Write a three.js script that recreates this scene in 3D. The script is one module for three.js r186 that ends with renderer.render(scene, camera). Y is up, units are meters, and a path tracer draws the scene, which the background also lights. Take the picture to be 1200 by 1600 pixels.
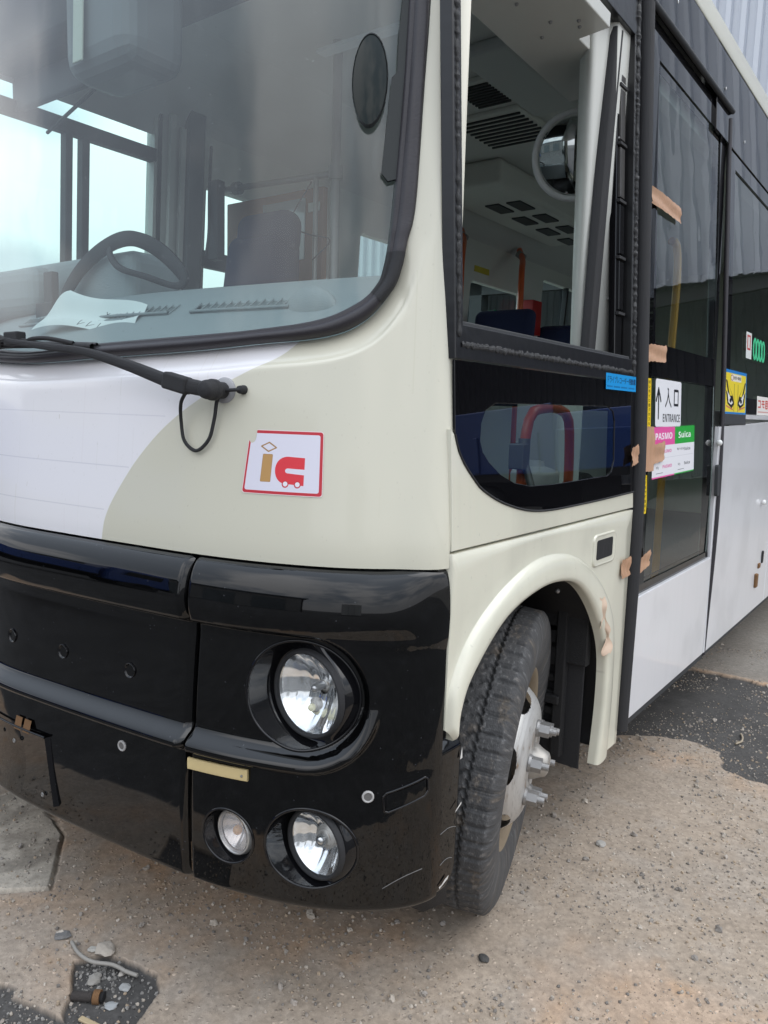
import * as THREE from 'three';
import { mergeGeometries, mergeVertices, toCreasedNormals } from 'three/addons/utils/BufferGeometryUtils.js';
import { RoundedBoxGeometry } from 'three/addons/geometries/RoundedBoxGeometry.js';

// ------------------------------------------------------------------ camera, sky, sun, exposure
const scene = new THREE.Scene();
const camera = new THREE.PerspectiveCamera(67.3, 0.75, 0.05, 300);
camera.position.set(0.75, 1.26, 1.60);
camera.quaternion.setFromRotationMatrix(new THREE.Matrix4().makeBasis(
  new THREE.Vector3(0.801648, 0.029697, -0.597058), new THREE.Vector3(-0.101928, 0.990930, -0.087569), new THREE.Vector3(0.589042, 0.131056, 0.797404)));
const renderer = new THREE.WebGLRenderer({ antialias: true });
renderer.toneMapping = THREE.LinearToneMapping;
renderer.toneMappingExposure = 1.27;
renderer.shadowMap.enabled = true;

const sun = new THREE.DirectionalLight(new THREE.Color(1.0, 0.96, 0.9), 0.55);
sun.position.set(10, 15, -6);
sun.target.position.set(0, 0, -1);
sun.castShadow = true;
sun.shadow.radius = 100;
sun.shadow.mapSize.set(2048, 2048);
Object.assign(sun.shadow.camera, { left: -12, right: 12, top: 12, bottom: -12, near: 1, far: 60 });
scene.add(sun, sun.target);

// ------------------------------------------------------------------ noise and small helpers
function rng(seed) {
  let a = seed >>> 0;
  return () => { a = (a + 0x6D2B79F5) | 0; let t = Math.imul(a ^ (a >>> 15), 1 | a); t = (t + Math.imul(t ^ (t >>> 7), 61 | t)) ^ t; return ((t ^ (t >>> 14)) >>> 0) / 4294967296; };
}
const hash2 = (x, y, s = 0) => { let h = Math.imul(x | 0, 374761393) ^ Math.imul(y | 0, 668265263) ^ Math.imul(s + 11, 1442695041); h = Math.imul(h ^ (h >>> 13), 1274126177); h ^= h >>> 16; return (h >>> 0) / 4294967296; };
function vnoise(x, y, s = 0, per = 0) {
  const xi = Math.floor(x), yi = Math.floor(y), fx = x - xi, fy = y - yi, m = (a) => per ? ((a % per) + per) % per : a;
  const u = fx * fx * (3 - 2 * fx), v = fy * fy * (3 - 2 * fy);
  const a = hash2(m(xi), m(yi), s), b = hash2(m(xi + 1), m(yi), s), c = hash2(m(xi), m(yi + 1), s), d = hash2(m(xi + 1), m(yi + 1), s);
  return a + (b - a) * u + (c - a) * v + (a - b - c + d) * u * v;
}
function fbm(x, y, o = 4, s = 0, per = 0) { let r = 0, w = 0.5, t = 0; for (let i = 0; i < o; i++) { r += w * vnoise(x, y, s + i * 7, per); t += w; x *= 2; y *= 2; if (per) per *= 2; w *= 0.5; } return r / t; }
const clamp = (x, a = 0, b = 1) => Math.min(b, Math.max(a, x));
const smooth = (a, b, x) => { const t = clamp((x - a) / (b - a)); return t * t * (3 - 2 * t); };
const lerp = (a, b, t) => a + (b - a) * t;

// overcast sky, lighter where the cloud is thin
{
  const W = 1024, H = 512, data = new Float32Array(W * H * 4), sd = new THREE.Vector3(10, 15, -5).normalize();
  for (let j = 0; j < H; j++) for (let i = 0; i < W; i++) {
    const el = ((j + 0.5) / H - 0.5) * Math.PI, az = ((i + 0.5) / W - 0.5) * 2 * Math.PI;
    const y = Math.sin(el), c = Math.cos(el), x = c * Math.cos(az), z = c * Math.sin(az), yy = Math.max(y, 0);
    const px = x / (yy + 0.22), pz = z / (yy + 0.22);
    let n = fbm(px * 1.1 + 3.1, pz * 1.1 + 8.7, 5, 5);
    n += 0.35 * (fbm(px * 3.2 + 1, pz * 3.2, 4, 9) - 0.5);
    let t = smooth(0.36, 0.64, n);
    t = lerp(t, 0.8, smooth(0.25, 0.0, yy));
    const g = Math.pow(clamp(x * sd.x + y * sd.y + z * sd.z), 6) * 0.35;
    const k = (j * W + i) * 4;
    const ov = (1 + 2 * yy) / 3;                 // an overcast sky is three times brighter overhead than at the horizon
    data[k] = (lerp(1.18, 2.46, t) + g) * ov; data[k + 1] = (lerp(1.34, 2.50, t) + g) * ov; data[k + 2] = (lerp(1.58, 2.60, t) + g) * ov; data[k + 3] = 1;
  }
  const sky = new THREE.DataTexture(data, W, H, THREE.RGBAFormat, THREE.FloatType);
  sky.mapping = THREE.EquirectangularReflectionMapping; sky.magFilter = THREE.LinearFilter; sky.needsUpdate = true;
  scene.background = sky; scene.environment = sky;
}

const used = new Map();
function numbered(n) { const k = used.get(n) || 0; used.set(n, k + 1); return k ? `${n}_${String(k).padStart(3, '0')}` : n; }
function mk(name, geo, mat, parent) {
  const m = new THREE.Mesh(geo, mat); m.name = parent ? name : numbered(name); m.castShadow = m.receiveShadow = true;
  (parent || scene).add(m); return m;
}
function grp(name, parent) { const g = new THREE.Group(); g.name = parent ? name : numbered(name); (parent || scene).add(g); return g; }
function tag(o, label, category, group, kind) { Object.assign(o.userData, { label, category }); if (group) o.userData.group = group; if (kind) o.userData.kind = kind; return o; }
function structure(o, label) { o.userData.kind = 'structure'; if (label) o.userData.label = label; return o; }

function gridGeo(nu, nv, f, uvf, keep) {
  const p = new Float32Array((nu + 1) * (nv + 1) * 3), uv = new Float32Array((nu + 1) * (nv + 1) * 2), idx = [];
  for (let j = 0; j <= nv; j++) for (let i = 0; i <= nu; i++) {
    const k = j * (nu + 1) + i, q = f(i / nu, j / nv, i, j), t = uvf ? uvf(i / nu, j / nv, q) : [i / nu, j / nv];
    p.set([q[0] ?? q.x, q[1] ?? q.y, q[2] ?? q.z], k * 3); uv.set(t, k * 2);
  }
  for (let j = 0; j < nv; j++) for (let i = 0; i < nu; i++) {
    const a = j * (nu + 1) + i, b = a + 1, c = a + nu + 1, d = c + 1;
    if (!keep || keep(i, j)) idx.push(a, b, d, a, d, c);
  }
  const g = new THREE.BufferGeometry();
  g.setAttribute('position', new THREE.BufferAttribute(p, 3)); g.setAttribute('uv', new THREE.BufferAttribute(uv, 2)); g.setIndex(idx); g.computeVertexNormals();
  return g;
}
const V = (x, y, z) => new THREE.Vector3(x, y, z);
function loft(rings, closed = false) {           // rings: arrays of [x,y,z] of equal length
  const n = rings[0].length;
  const R = closed ? rings.map((r) => [...r, r[0]]) : rings;
  return gridGeo(R[0].length - 1, R.length - 1, (u, v, i, j) => R[j][i]);
}
function tube(pts, r, seg = 40, rad = 8, closed = false) { return new THREE.TubeGeometry(new THREE.CatmullRomCurve3(pts.map((p) => V(...p)), closed, 'centripetal'), seg, r, rad, closed); }
function bar(a, b, r, rad = 10) { return new THREE.TubeGeometry(new THREE.LineCurve3(V(...a), V(...b)), 1, r, rad, false); }
function box(x0, x1, y0, y1, z0, z1, r = 0.004) {
  const w = Math.abs(x1 - x0), h = Math.abs(y1 - y0), d = Math.abs(z1 - z0);
  const g = new RoundedBoxGeometry(w, h, d, 2, Math.min(r, w / 2.1, h / 2.1, d / 2.1)); g.translate((x0 + x1) / 2, (y0 + y1) / 2, (z0 + z1) / 2); return g;
}
function merge(list) { return mergeGeometries(list.map((g) => { const h = g.index ? g.toNonIndexed() : g; for (const k of Object.keys(h.attributes)) if (!['position', 'normal', 'uv'].includes(k)) h.deleteAttribute(k); return h; })); }
function xform(g, fn) {
  const p = g.attributes.position; for (let i = 0; i < p.count; i++) { const q = fn(p.getX(i), p.getY(i), p.getZ(i)); p.setXYZ(i, ...q); }
  g.computeVertexNormals(); return g;
}
function canvasTex(w, h, draw, alpha = false) {
  const c = document.createElement('canvas'); c.width = w; c.height = h; const x = c.getContext('2d'); draw(x, w, h);
  const t = new THREE.CanvasTexture(c); t.colorSpace = THREE.SRGBColorSpace; t.magFilter = THREE.LinearFilter; return t;
}
function dataTex(n, f, srgb = false) {            // f(u,v) -> grey or [r,g,b] in 0..1, tileable if f is
  const d = new Uint8Array(n * n * 4);
  for (let j = 0; j < n; j++) for (let i = 0; i < n; i++) { const q = f(i / n, j / n), k = (j * n + i) * 4, a = Array.isArray(q) ? q : [q, q, q]; d[k] = clamp(a[0]) * 255; d[k + 1] = clamp(a[1]) * 255; d[k + 2] = clamp(a[2]) * 255; d[k + 3] = 255; }
  const t = new THREE.DataTexture(d, n, n); t.wrapS = t.wrapT = THREE.RepeatWrapping; t.magFilter = THREE.LinearFilter; t.minFilter = THREE.LinearMipmapLinearFilter; t.generateMipmaps = true; if (srgb) t.colorSpace = THREE.SRGBColorSpace; t.needsUpdate = true; return t;
}
const col = (r, g, b) => new THREE.Color().setRGB(r, g, b);
const std = (c, rough, o = {}) => new THREE.MeshStandardMaterial({ color: c, roughness: rough, side: THREE.DoubleSide, ...o });
const phys = (c, rough, o = {}) => new THREE.MeshPhysicalMaterial({ color: c, roughness: rough, side: THREE.DoubleSide, ...o });

// ------------------------------------------------------------------ shape of the bus front: plan curve, lean
const XC = -1.04;
const PC = [[-1.04, .690], [-.84, .677], [-.62, .655], [-.43, .630], [-.28, .592], [-.15, .535], [-.06, .465], [-.013, .40], [0, .33], [0, .20]];
const KX = [], KZ = [], KS = [], KNX = [], KNZ = [];
{
  const Q = [[-2.08 - PC[1][0], PC[1][1]], ...PC, [2 * PC[9][0] - PC[8][0], 2 * PC[9][1] - PC[8][1]]], n = 48;
  for (let i = 1; i < Q.length - 2; i++) for (let k = 0; k < n; k++) {
    const t = k / n, f = (c) => 0.5 * (2 * Q[i][c] + (-Q[i - 1][c] + Q[i + 1][c]) * t + (2 * Q[i - 1][c] - 5 * Q[i][c] + 4 * Q[i + 1][c] - Q[i + 2][c]) * t * t + (-Q[i - 1][c] + 3 * Q[i][c] - 3 * Q[i + 1][c] + Q[i + 2][c]) * t ** 3);
    KX.push(f(0)); KZ.push(f(1));
  }
  KX.push(0); KZ.push(.20); let s = 0;
  for (let i = 0; i < KX.length; i++) {
    if (i) s += Math.hypot(KX[i] - KX[i - 1], KZ[i] - KZ[i - 1]); KS.push(s);
    const a = Math.max(0, i - 1), b = Math.min(KX.length - 1, i + 1), tx = KX[b] - KX[a], tz = KZ[b] - KZ[a], l = Math.hypot(tx, tz); KNX.push(-tz / l); KNZ.push(tx / l);
  }
  KNX[0] = 0; KNZ[0] = 1;
}
function kAt(s) { let a = 0, b = KS.length - 1; while (b - a > 1) { const m = (a + b) >> 1; if (KS[m] <= s) a = m; else b = m; } return [a, b, clamp((s - KS[a]) / (KS[b] - KS[a]), 0, 4)]; }
function plan(s, d = 0) {
  const sg = s < 0 ? -1 : 1, [a, b, t] = kAt(Math.abs(s));
  const x = lerp(KX[a], KX[b], t) + lerp(KNX[a], KNX[b], Math.min(t, 1)) * d, z = lerp(KZ[a], KZ[b], t) + lerp(KNZ[a], KNZ[b], Math.min(t, 1)) * d;
  return [sg > 0 ? x : 2 * XC - x, z];
}
function sOfX(x) { const m = x < XC ? 2 * XC - x : x; let a = 0, b = 360; while (b - a > 1) { const k = (a + b) >> 1; if (KX[k] <= m) a = k; else b = k; } const s = lerp(KS[a], KS[b], clamp((m - KX[a]) / (KX[b] - KX[a] || 1))); return x < XC ? -s : s; }
function lean(x, y, z) { const h = Math.max(0, y - 1); return [XC + (x - XC) * (1 - .056 * h), y, z - .09 * h]; }
function surf(s, y, d = 0) { const [x, z] = plan(s, d); return lean(x, y, z); }
const xs = (y) => XC - XC * (1 - .056 * Math.max(0, y - 1));   // outer face of the door side at height y
const leanX = (x, y) => XC + (x - XC) * (1 - .056 * Math.max(0, y - 1));

// ------------------------------------------------------------------ materials
const speck = dataTex(512, (u, v) => { const n = fbm(u * 64, v * 64, 3, 3, 64); return n; });
const wave = dataTex(256, (u, v) => fbm(u * 4, v * 4, 3, 21, 4));
const dirtTex = dataTex(1024, (u, v) => {        // faint grime and rain streaks on paint
  const a = fbm(u * 8, v * 8, 5, 31, 8), b = fbm(u * 90, v * 4, 3, 37, 0), k = fbm(u * 200, v * 200, 2, 41, 200);
  const t = 0.95 + 0.05 * smooth(0.25, 0.6, a) - 0.007 * smooth(0.55, 0.8, b) - (k > 0.9 ? 0.06 : 0);
  return [t, t * 0.998, t * 0.985];
}, true);
const scuff = dataTex(1024, (u, v) => {          // dust specks on the black plastic
  const a = fbm(u * 6, v * 6, 4, 51, 6), k = hash2(Math.floor(u * 600), Math.floor(v * 600), 55);
  const t = 0.0015 + 0.003 * smooth(0.45, 0.75, a) + (k > 0.9992 ? 0.12 : 0) + 0.004 * smooth(0.6, 0.85, fbm(u * 60, v * 60, 3, 58, 60));
  return [t ** 0.4545, t ** 0.4545, (t * 1.02) ** 0.4545];
}, true);
const M = {};
M.cream = phys(col(.70, .685, .58), .36, { map: dirtTex, clearcoat: .8, clearcoatRoughness: .07 });
M.white = phys(col(.80, .80, .84), .35, { map: dirtTex, clearcoat: .8, clearcoatRoughness: .06 });
M.black = phys(col(.35, .36, .40), .03, { map: scuff, ior: 1.52 });
M.blackGloss = phys(col(.005, .005, .006), .035, { ior: 1.5 });
M.frit = phys(col(.004, .004, .005), .012, { bumpMap: wave, bumpScale: .0005 });
M.rubber = std(col(.030, .027, .032), .48, { bumpMap: speck, bumpScale: .0004 });
M.rubberDull = std(col(.022, .022, .024), .75, { bumpMap: speck, bumpScale: .0006 });
M.chassis = std(col(.012, .012, .013), .7, { bumpMap: speck, bumpScale: .001 });
M.steel = std(col(.34, .335, .33), .45, { metalness: .8, bumpMap: speck, bumpScale: .0003 });
M.silver = std(col(1, 1, 1), .45, { metalness: .45, map: dataTex(512, (u, v) => { const a = fbm(u * 10, v * 10, 5, 141, 10), b = fbm(u * 70, v * 70, 3, 143, 70), t = .56 - .14 * smooth(.45, .75, a) - .10 * smooth(.6, .8, b), w = smooth(.60, .80, a * .6 + b * .4); return [lerp(t, .30, w), lerp(t * .985, .20, w), lerp(t * .95, .12, w)].map((q) => q ** .4545); }, true) });
M.chrome = std(col(.93, .94, .95), .10, { metalness: 1 });
M.rust = std(col(.20, .105, .045), .9, { bumpMap: speck, bumpScale: .001 });
M.rim = std(col(.24, .19, .13), .75, { bumpMap: speck, bumpScale: .0006 });
M.clear = phys(col(.97, .98, .98), .0, { transmission: 1, thickness: 0, ior: 1.5 });
M.tinted = phys(col(.70, .88, .83), .0, { transmission: 1, thickness: 0, ior: 1.5 });
M.darkGlass = phys(col(.58, .67, .65), .0, { transmission: 1, thickness: 0, ior: 1.52, bumpMap: wave, bumpScale: .0006 });
M.interior = std(col(.70, .70, .66), .7);
M.ceiling = std(col(.62, .62, .60), .7, { bumpMap: speck, bumpScale: .0004 });
M.dash = std(col(.24, .275, .285), .6, { bumpMap: speck, bumpScale: .0005 });
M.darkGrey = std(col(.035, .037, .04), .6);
M.board = phys(col(.62, .62, .57), .3, { clearcoat: .4, clearcoatRoughness: .15 });
M.seat = std(col(.020, .026, .075), .95);
M.wood = std(col(.66, .52, .26), .7, { bumpMap: speck, bumpScale: .0004 });
M.brownPanel = std(col(.26, .12, .065), .5);
M.orange = phys(col(.72, .12, .03), .35, { clearcoat: .5 });
M.yellowRail = phys(col(.75, .36, .03), .35, { clearcoat: .5 });
M.tape = std(col(1, 1, 1), .45, { map: dataTex(256, (u, v) => { const a = fbm(u * 9, v * 3, 4, 151, 0), b = fbm(u * 60, v * 8, 3, 153, 0), t = .82 + .35 * a * b + (Math.abs(b - .5) < .015 ? .18 : 0); return [.56 * t, .33 * t, .20 * t].map((q) => q ** .4545); }, true), bumpMap: speck, bumpScale: .0008 });
M.paper = std(col(.78, .80, .80), .8);
M.whitePlastic = phys(col(.78, .78, .76), .35);
M.redPlastic = std(col(.45, .02, .02), .4);
M.scratch = std(col(.62, .60, .57), .7);

// =================================================================== GROUND
const gr = rng(7);
function sdPoly(px, pz, P) { let d = 1e9, s = 1; for (let i = 0, j = P.length - 1; i < P.length; j = i++) { const ex = P[j][0] - P[i][0], ez = P[j][1] - P[i][1], wx = px - P[i][0], wz = pz - P[i][1], t = clamp((wx * ex + wz * ez) / (ex * ex + ez * ez)); d = Math.min(d, (wx - ex * t) ** 2 + (wz - ez * t) ** 2); const c1 = pz >= P[i][1], c2 = pz < P[j][1], c3 = ex * wz > ez * wx; if ((c1 && c2 && c3) || (!c1 && !c2 && !c3)) s = -s; } return s * Math.sqrt(d); }
const potHole = [[-.80, .86], [-.764, .842], [-.741, .857], [-.614, .816], [-.652, .775], [-.738, .715], [-.705, .655], [-.63, .630], [-.555, .622], [-.512, .648], [-.475, .735], [-.455, .86], [-.5, 1.1], [-.85, 1.1]];
const asphaltA = [[-.25, -1.30], [-.10, -1.42], [.05, -1.47], [.149, -1.448], [.192, -1.311], [.337, -1.274], [.8, -1.20], [1.6, -1.35], [1.9, -2.3], [.6, -2.42], [.133, -2.40], [-.3, -2.39], [-.9, -2.3], [-.8, -1.3]];
const dirtZone = [[-2.8, 1.40], [-1.5, 1.28], [-.6, 1.36], [.4, 1.22], [1.15, .80], [1.35, -.3], [1.25, -3.0], [1.6, -9], [-2.8, -9]];   // brown earth trodden over the dark asphalt
const slab = [[-1.109, .697], [-1.021, .608], [-1.230, .447], [-1.6, .35], [-1.6, .75]];
function groundAt(x, z) {                        // height and colour
  const wx = 0.016 * (fbm(x * 22, z * 22, 3, 61) - .5) + 0.03 * (fbm(x * 5, z * 5, 2, 62) - .5), wz = 0.016 * (fbm(x * 22, z * 22, 3, 63) - .5) + 0.03 * (fbm(x * 5, z * 5, 2, 64) - .5);
  let h = 0.006 * (fbm(x * 1.7, z * 1.7, 3, 65) - .5) + 0.003 * (fbm(x * 14, z * 14, 3, 66) - .5);
  const n1 = fbm(x * 1.3 + 4, z * 1.3, 4, 67), n2 = fbm(x * 4 + 9, z * 4, 4, 68), n3 = fbm(x * 16, z * 16, 3, 69);
  const o = smooth(.42, .64, n1 * .55 + n2 * .45), g = smooth(.40, .62, n2 * .5 + n3 * .5);
  let c = [lerp(.350, .52, o), lerp(.285, .345, o), lerp(.222, .218, o)];
  c = c.map((q, i) => lerp(q, [.30, .262, .222][i], g * .55) * (0.82 + 0.36 * n3));
  const near = x > -3 && x < 3 && z > -4 && z < 2;
  { const e = sdPoly(x + wx * 2, z + wz * 2, dirtZone), k = smooth(-.003, .003, e); h -= .011 * k; const dk = .7 + .6 * n3; c = c.map((q, i) => lerp(q, [.075, .073, .071][i] * dk, k)); }
  if (near) {
    const a = Math.min(sdPoly(x + wx, z + wz, potHole), sdPoly(x + wx * 1.6, z + wz * 1.6, asphaltA));
    const k = smooth(.0018, -.0018, a);
    h -= .013 * k;
    const dk = 0.75 + 0.5 * n3;
    c = c.map((q, i) => lerp(q, [.072, .068, .064][i] * dk, k));
    const b = sdPoly(x + wx * .3, z + wz * .3, slab); h -= .010 * smooth(.004, -.003, Math.abs(b) - .004); h += .004 * smooth(.003, -.003, b); c = c.map((q, i) => lerp(q, [.40, .36, .30][i] * (0.72 + .5 * smooth(.3, .6, n3)), .8 * smooth(.004, -.004, b)));
  }
  if (z < -2.42) { const t = smooth(-2.42, -2.45, z); c = c.map((q, i) => lerp(q, [.25, .232, .205][i] * (0.8 + .4 * n2), t * .8)); }
  return [h, c];
}
{
  const axis = (a, b, st, lo, hi) => { const r = []; for (let q = a; q <= b + 1e-6; q += st) r.push(q); let s = st; while (r[0] > lo) { s *= 1.16; r.unshift(r[0] - s); } s = st; while (r[r.length - 1] < hi) { s *= 1.16; r.push(r[r.length - 1] + s); } return r; };
  const fine = (r, a, b, st) => [...r.filter((q) => q < a || q > b), ...Array.from({ length: Math.round((b - a) / st) + 1 }, (_, i) => a + i * st)].sort((p, q) => p - q).filter((q, i, l) => !i || q - l[i - 1] > 5e-4);
  const ax = fine(fine(axis(-1.75, 1.5, .0085, -70, 70), -1.27, -.44, .0032), -.05, .40, .0045), az = fine(fine(axis(-3.2, 1.15, .0095, -70, 70), .43, .96, .0032), -1.52, -1.24, .005), nx = ax.length, nz = az.length;
  const p = new Float32Array(nx * nz * 3), c = new Float32Array(nx * nz * 3), uv = new Float32Array(nx * nz * 2), idx = [];
  for (let j = 0; j < nz; j++) for (let i = 0; i < nx; i++) {
    const k = j * nx + i, [h, q] = groundAt(ax[i], az[j]); p.set([ax[i], h, az[j]], k * 3); c.set(q, k * 3); uv.set([ax[i] / 1.1, az[j] / 1.1], k * 2);
    if (i < nx - 1 && j < nz - 1) idx.push(k, k + nx, k + 1, k + 1, k + nx, k + nx + 1);
  }
  const g = new THREE.BufferGeometry(); g.setAttribute('position', new THREE.BufferAttribute(p, 3)); g.setAttribute('color', new THREE.BufferAttribute(c, 3)); g.setAttribute('uv', new THREE.BufferAttribute(uv, 2)); g.setIndex(idx); g.computeVertexNormals();
  const N = 1024, f = new Float32Array(N * N).fill(.5), hgt = new Float32Array(N * N);
  for (let j = 0; j < N; j++) for (let i = 0; i < N; i++) f[j * N + i] = .62 + .16 * (fbm(i / N * 120, j / N * 120, 4, 71, 120) - .5) + .08 * (hash2(i, j, 4) - .5);
  const r = rng(99);
  for (let k = 0; k < 7000; k++) {               // stone chips pressed into the surface
    const cx = r() * N, cy = r() * N, R = .8 + 3.6 * r() ** 6, t = .52 + .24 * r(), e = .6 + .8 * r();
    for (let dy = -6; dy <= 6; dy++) for (let dx = -6; dx <= 6; dx++) if (dx * dx * e + dy * dy / e < R * R) { const q = ((Math.floor(cy + dy) + N) % N) * N + (Math.floor(cx + dx) + N) % N; f[q] = t + .12 * (r() - .5); hgt[q] = Math.max(hgt[q], 1 - (dx * dx * e + dy * dy / e) / (R * R)); }
  }
  const tm = dataTex(N, (u, v) => { const q = f[Math.round(v * N) * N + Math.round(u * N)]; return clamp(q * 1.15); }, false);
  const bm = dataTex(N, (u, v) => { const q = Math.round(v * N) * N + Math.round(u * N); return .35 * f[q] + .5 * hgt[q]; });
  tm.colorSpace = THREE.SRGBColorSpace;
  const gm = std(col(2.1, 2.1, 2.1), .95, { vertexColors: true, map: tm, bumpMap: bm, bumpScale: .004 });
  structure(mk('ground', g, gm), 'brown grit-strewn yard surface with worn patches');
}

// =================================================================== THE BUS
const bus = grp('bus');
tag(bus, 'small cream and white city bus with black bumper, parked with its side window removed', 'bus');

// ------------------------------------------------------------------ bumper
const LAMPS = { head: { x: -.208, y: .712, r: .106 }, fog: { x: -.182, y: .412, r: .082 }, turn: { x: -.345, y: .405, r: .057 } };
function bumperD(s, y) {
  const a = Math.abs(s);
  let d = 0.004 * Math.sin(clamp((y - .29) / .28) * Math.PI);
  d -= .035 * (1 - smooth(.262, .30, y)) ** 2;                       // tuck under at the lower edge
  const t = clamp((y - .834) / .128); d += smooth(.80, .836, y) * .004 + (t > 0 ? .011 * (1 - .8 * smooth(1.0, 1.12, a)) * Math.sin(Math.min(1, t * 2.6) * Math.PI / 2) - .046 * (1 - .62 * smooth(1.0, 1.12, a)) * (1 - Math.sqrt(Math.max(0, 1 - t ** 2.6))) : 0);     // rolled top
  const q = Math.hypot(Math.max(0, a - .862), y - .712) - .119;        // long eye-shaped recess ending round the headlight
  const lo = clamp((.70 - y) / .09); d -= (.010 + .018 * clamp((y - .62) / .21) ** 1.4) * smooth(.005 + .001 * lo, -.005 - .009 * lo, q);
  d += .025 * smooth(.030, .019, q) * smooth(-.024, .013, q) * lo;       // lip below the recess
  return d;
}
function holeAt(x, y) { for (const k in LAMPS) { const L = LAMPS[k]; for (const cx of [L.x, 2 * XC - L.x]) { const r = Math.hypot(x - cx, y - L.y); if (r < L.r + .02) return [r, L.r, cx, L.y]; } } return null; }
function bumperPiece(s0, s1, ns, ny, round0, round1, y0 = .262, y1 = .962) {
  const S = new Float32Array((ns + 1) * (ny + 1)), Y = S.slice(), cell = Math.max(Math.abs(s1 - s0) / ns, (y1 - y0) / ny);
  for (let j = 0; j <= ny; j++) for (let i = 0; i <= ns; i++) {
    const k = j * (ns + 1) + i; S[k] = lerp(s0, s1, i / ns); Y[k] = lerp(y0, y1, j / ny);
    for (let it = 0; it < 3; it++) {
      const [x] = plan(S[k]), h = holeAt(x, Y[k]); if (!h || Math.abs(h[0] - h[1]) > cell * .75) break;
      const nx = h[2] + (x - h[2]) * h[1] / h[0], ny2 = h[3] + (Y[k] - h[3]) * h[1] / h[0], e = .002, tx = (plan(S[k] + e)[0] - plan(S[k] - e)[0]) / (2 * e);
      S[k] += (nx - x) / tx; Y[k] = ny2;
    }
  }
  const f = (u, v, i, j) => {
    const k = j * (ns + 1) + i, s = S[k], y = Y[k]; let d = bumperD(s, y);
    if (round0) d -= .014 * (1 - smooth(0, .010, Math.abs(s - s0))); if (round1) d -= .014 * (1 - smooth(0, .010, Math.abs(s - s1)));
    return surf(s, y, d);
  };
  return gridGeo(ns, ny, f, (u, v) => [lerp(s0, s1, u) * .8, lerp(y0, y1, v) * .8], (i, j) => {
    let n = 0; for (const k of [j * (ns + 1) + i, j * (ns + 1) + i + 1, (j + 1) * (ns + 1) + i, (j + 1) * (ns + 1) + i + 1]) { const [x] = plan(S[k]), h = holeAt(x, Y[k]); if (h && h[0] < h[1] + 1e-4) n++; }
    return n < 3;
  });
}
const bumper = grp('bumper', bus);
mk('centre_section', bumperPiece(-.598, .598, 200, 170, true, true), M.black, bumper);
for (const m of [1, -1]) mk('corner_section', bumperPiece(m * .603, m * 1.143, 150, 185, true, false), M.black, bumper);
mk('backing', gridGeo(120, 6, (u, v) => surf(lerp(-1.14, 1.14, u), lerp(.30, .957, v), -.15)), M.chassis, bumper);
mk('top_flange', gridGeo(160, 4, (u, v) => { const s = lerp(-1.145, 1.145, u); return surf(s, .9625 + .0005 * v, lerp(bumperD(s, .962), -.075, v)); }), M.blackGloss, bumper);
for (const m of [1, -1]) {                       // separate end piece reaching back to the tyre
  const yEnd = (t) => lerp(.270, .607, t);
  mk('end_section', gridGeo(24, 60, (u, v) => {
    const y = yEnd(v), back = 1.222 - .008 * (1 - v) - .06 * (1 - smooth(0, .22, v)) ** 2, s = lerp(1.146, back, u);
    return surf(m * s, y, -.002 - .014 * (1 - smooth(0, .10, u)) * 0 - .05 * smooth(.85, 1, u) ** 2 - .03 * (1 - smooth(0, .10, v)) ** 2 - .02 * smooth(.94, 1, v) ** 2);
  }), M.black, bumper);
}
// paint chips, scratches
{
  const chip = (pts) => { const sh = new THREE.Shape(pts.map(([s, y]) => new THREE.Vector2(s, y))), g = new THREE.ShapeGeometry(sh); return xform(g, (s, y) => surf(s, y, bumperD(s, y) + .0012)); };
  const list = [[[1.150, .302], [1.176, .312], [1.180, .319], [1.168, .316], [1.156, .308], [1.148, .307]], [[1.19, .452], [1.212, .462], [1.213, .467], [1.192, .456]], [[1.205, .56], [1.212, .585], [1.214, .56]]];
  for (const p of list) mk('paint_chip', chip(p), M.scratch, bumper);
  for (const [s0, y0, s1, y1] of [[1.15, .418, 1.205, .412], [1.153, .35, 1.195, .348], [1.02, .335, 1.10, .365]]) {
    const p = []; for (let i = 0; i <= 5; i++) { const t = i / 5, s = lerp(s0, s1, t), y = lerp(y0, y1, t) + .006 * Math.sin(t * 3); p.push(surf(s, y, (s > 1.143 ? -.002 : bumperD(s, y)) + .0003)); }
    mk('scratch', tube(p, .0008, 20, 4), std(col(.16, .155, .15), .7), bumper);
  }
}
// rubber plugs in the centre band
for (const s of [-.2, 0, .2, .422]) {
  const y = .692, d0 = bumperD(s, y), e = surf(s, y, d0), n = surf(s, y, d0 + .01), dir = V(n[0] - e[0], n[1] - e[1], n[2] - e[2]).normalize();
  const g = new THREE.LatheGeometry([[.0005, -.002], [.004, -.0035], [.009, -.003], [.013, .0015], [.0155, .004], [.0165, .003], [.0168, 0]].map((q) => new THREE.Vector2(...q)), 32);
  const o = mk('plug', g, M.blackGloss, bumper); o.position.set(...e); o.quaternion.setFromUnitVectors(V(0, 1, 0), dir);
}
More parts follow.
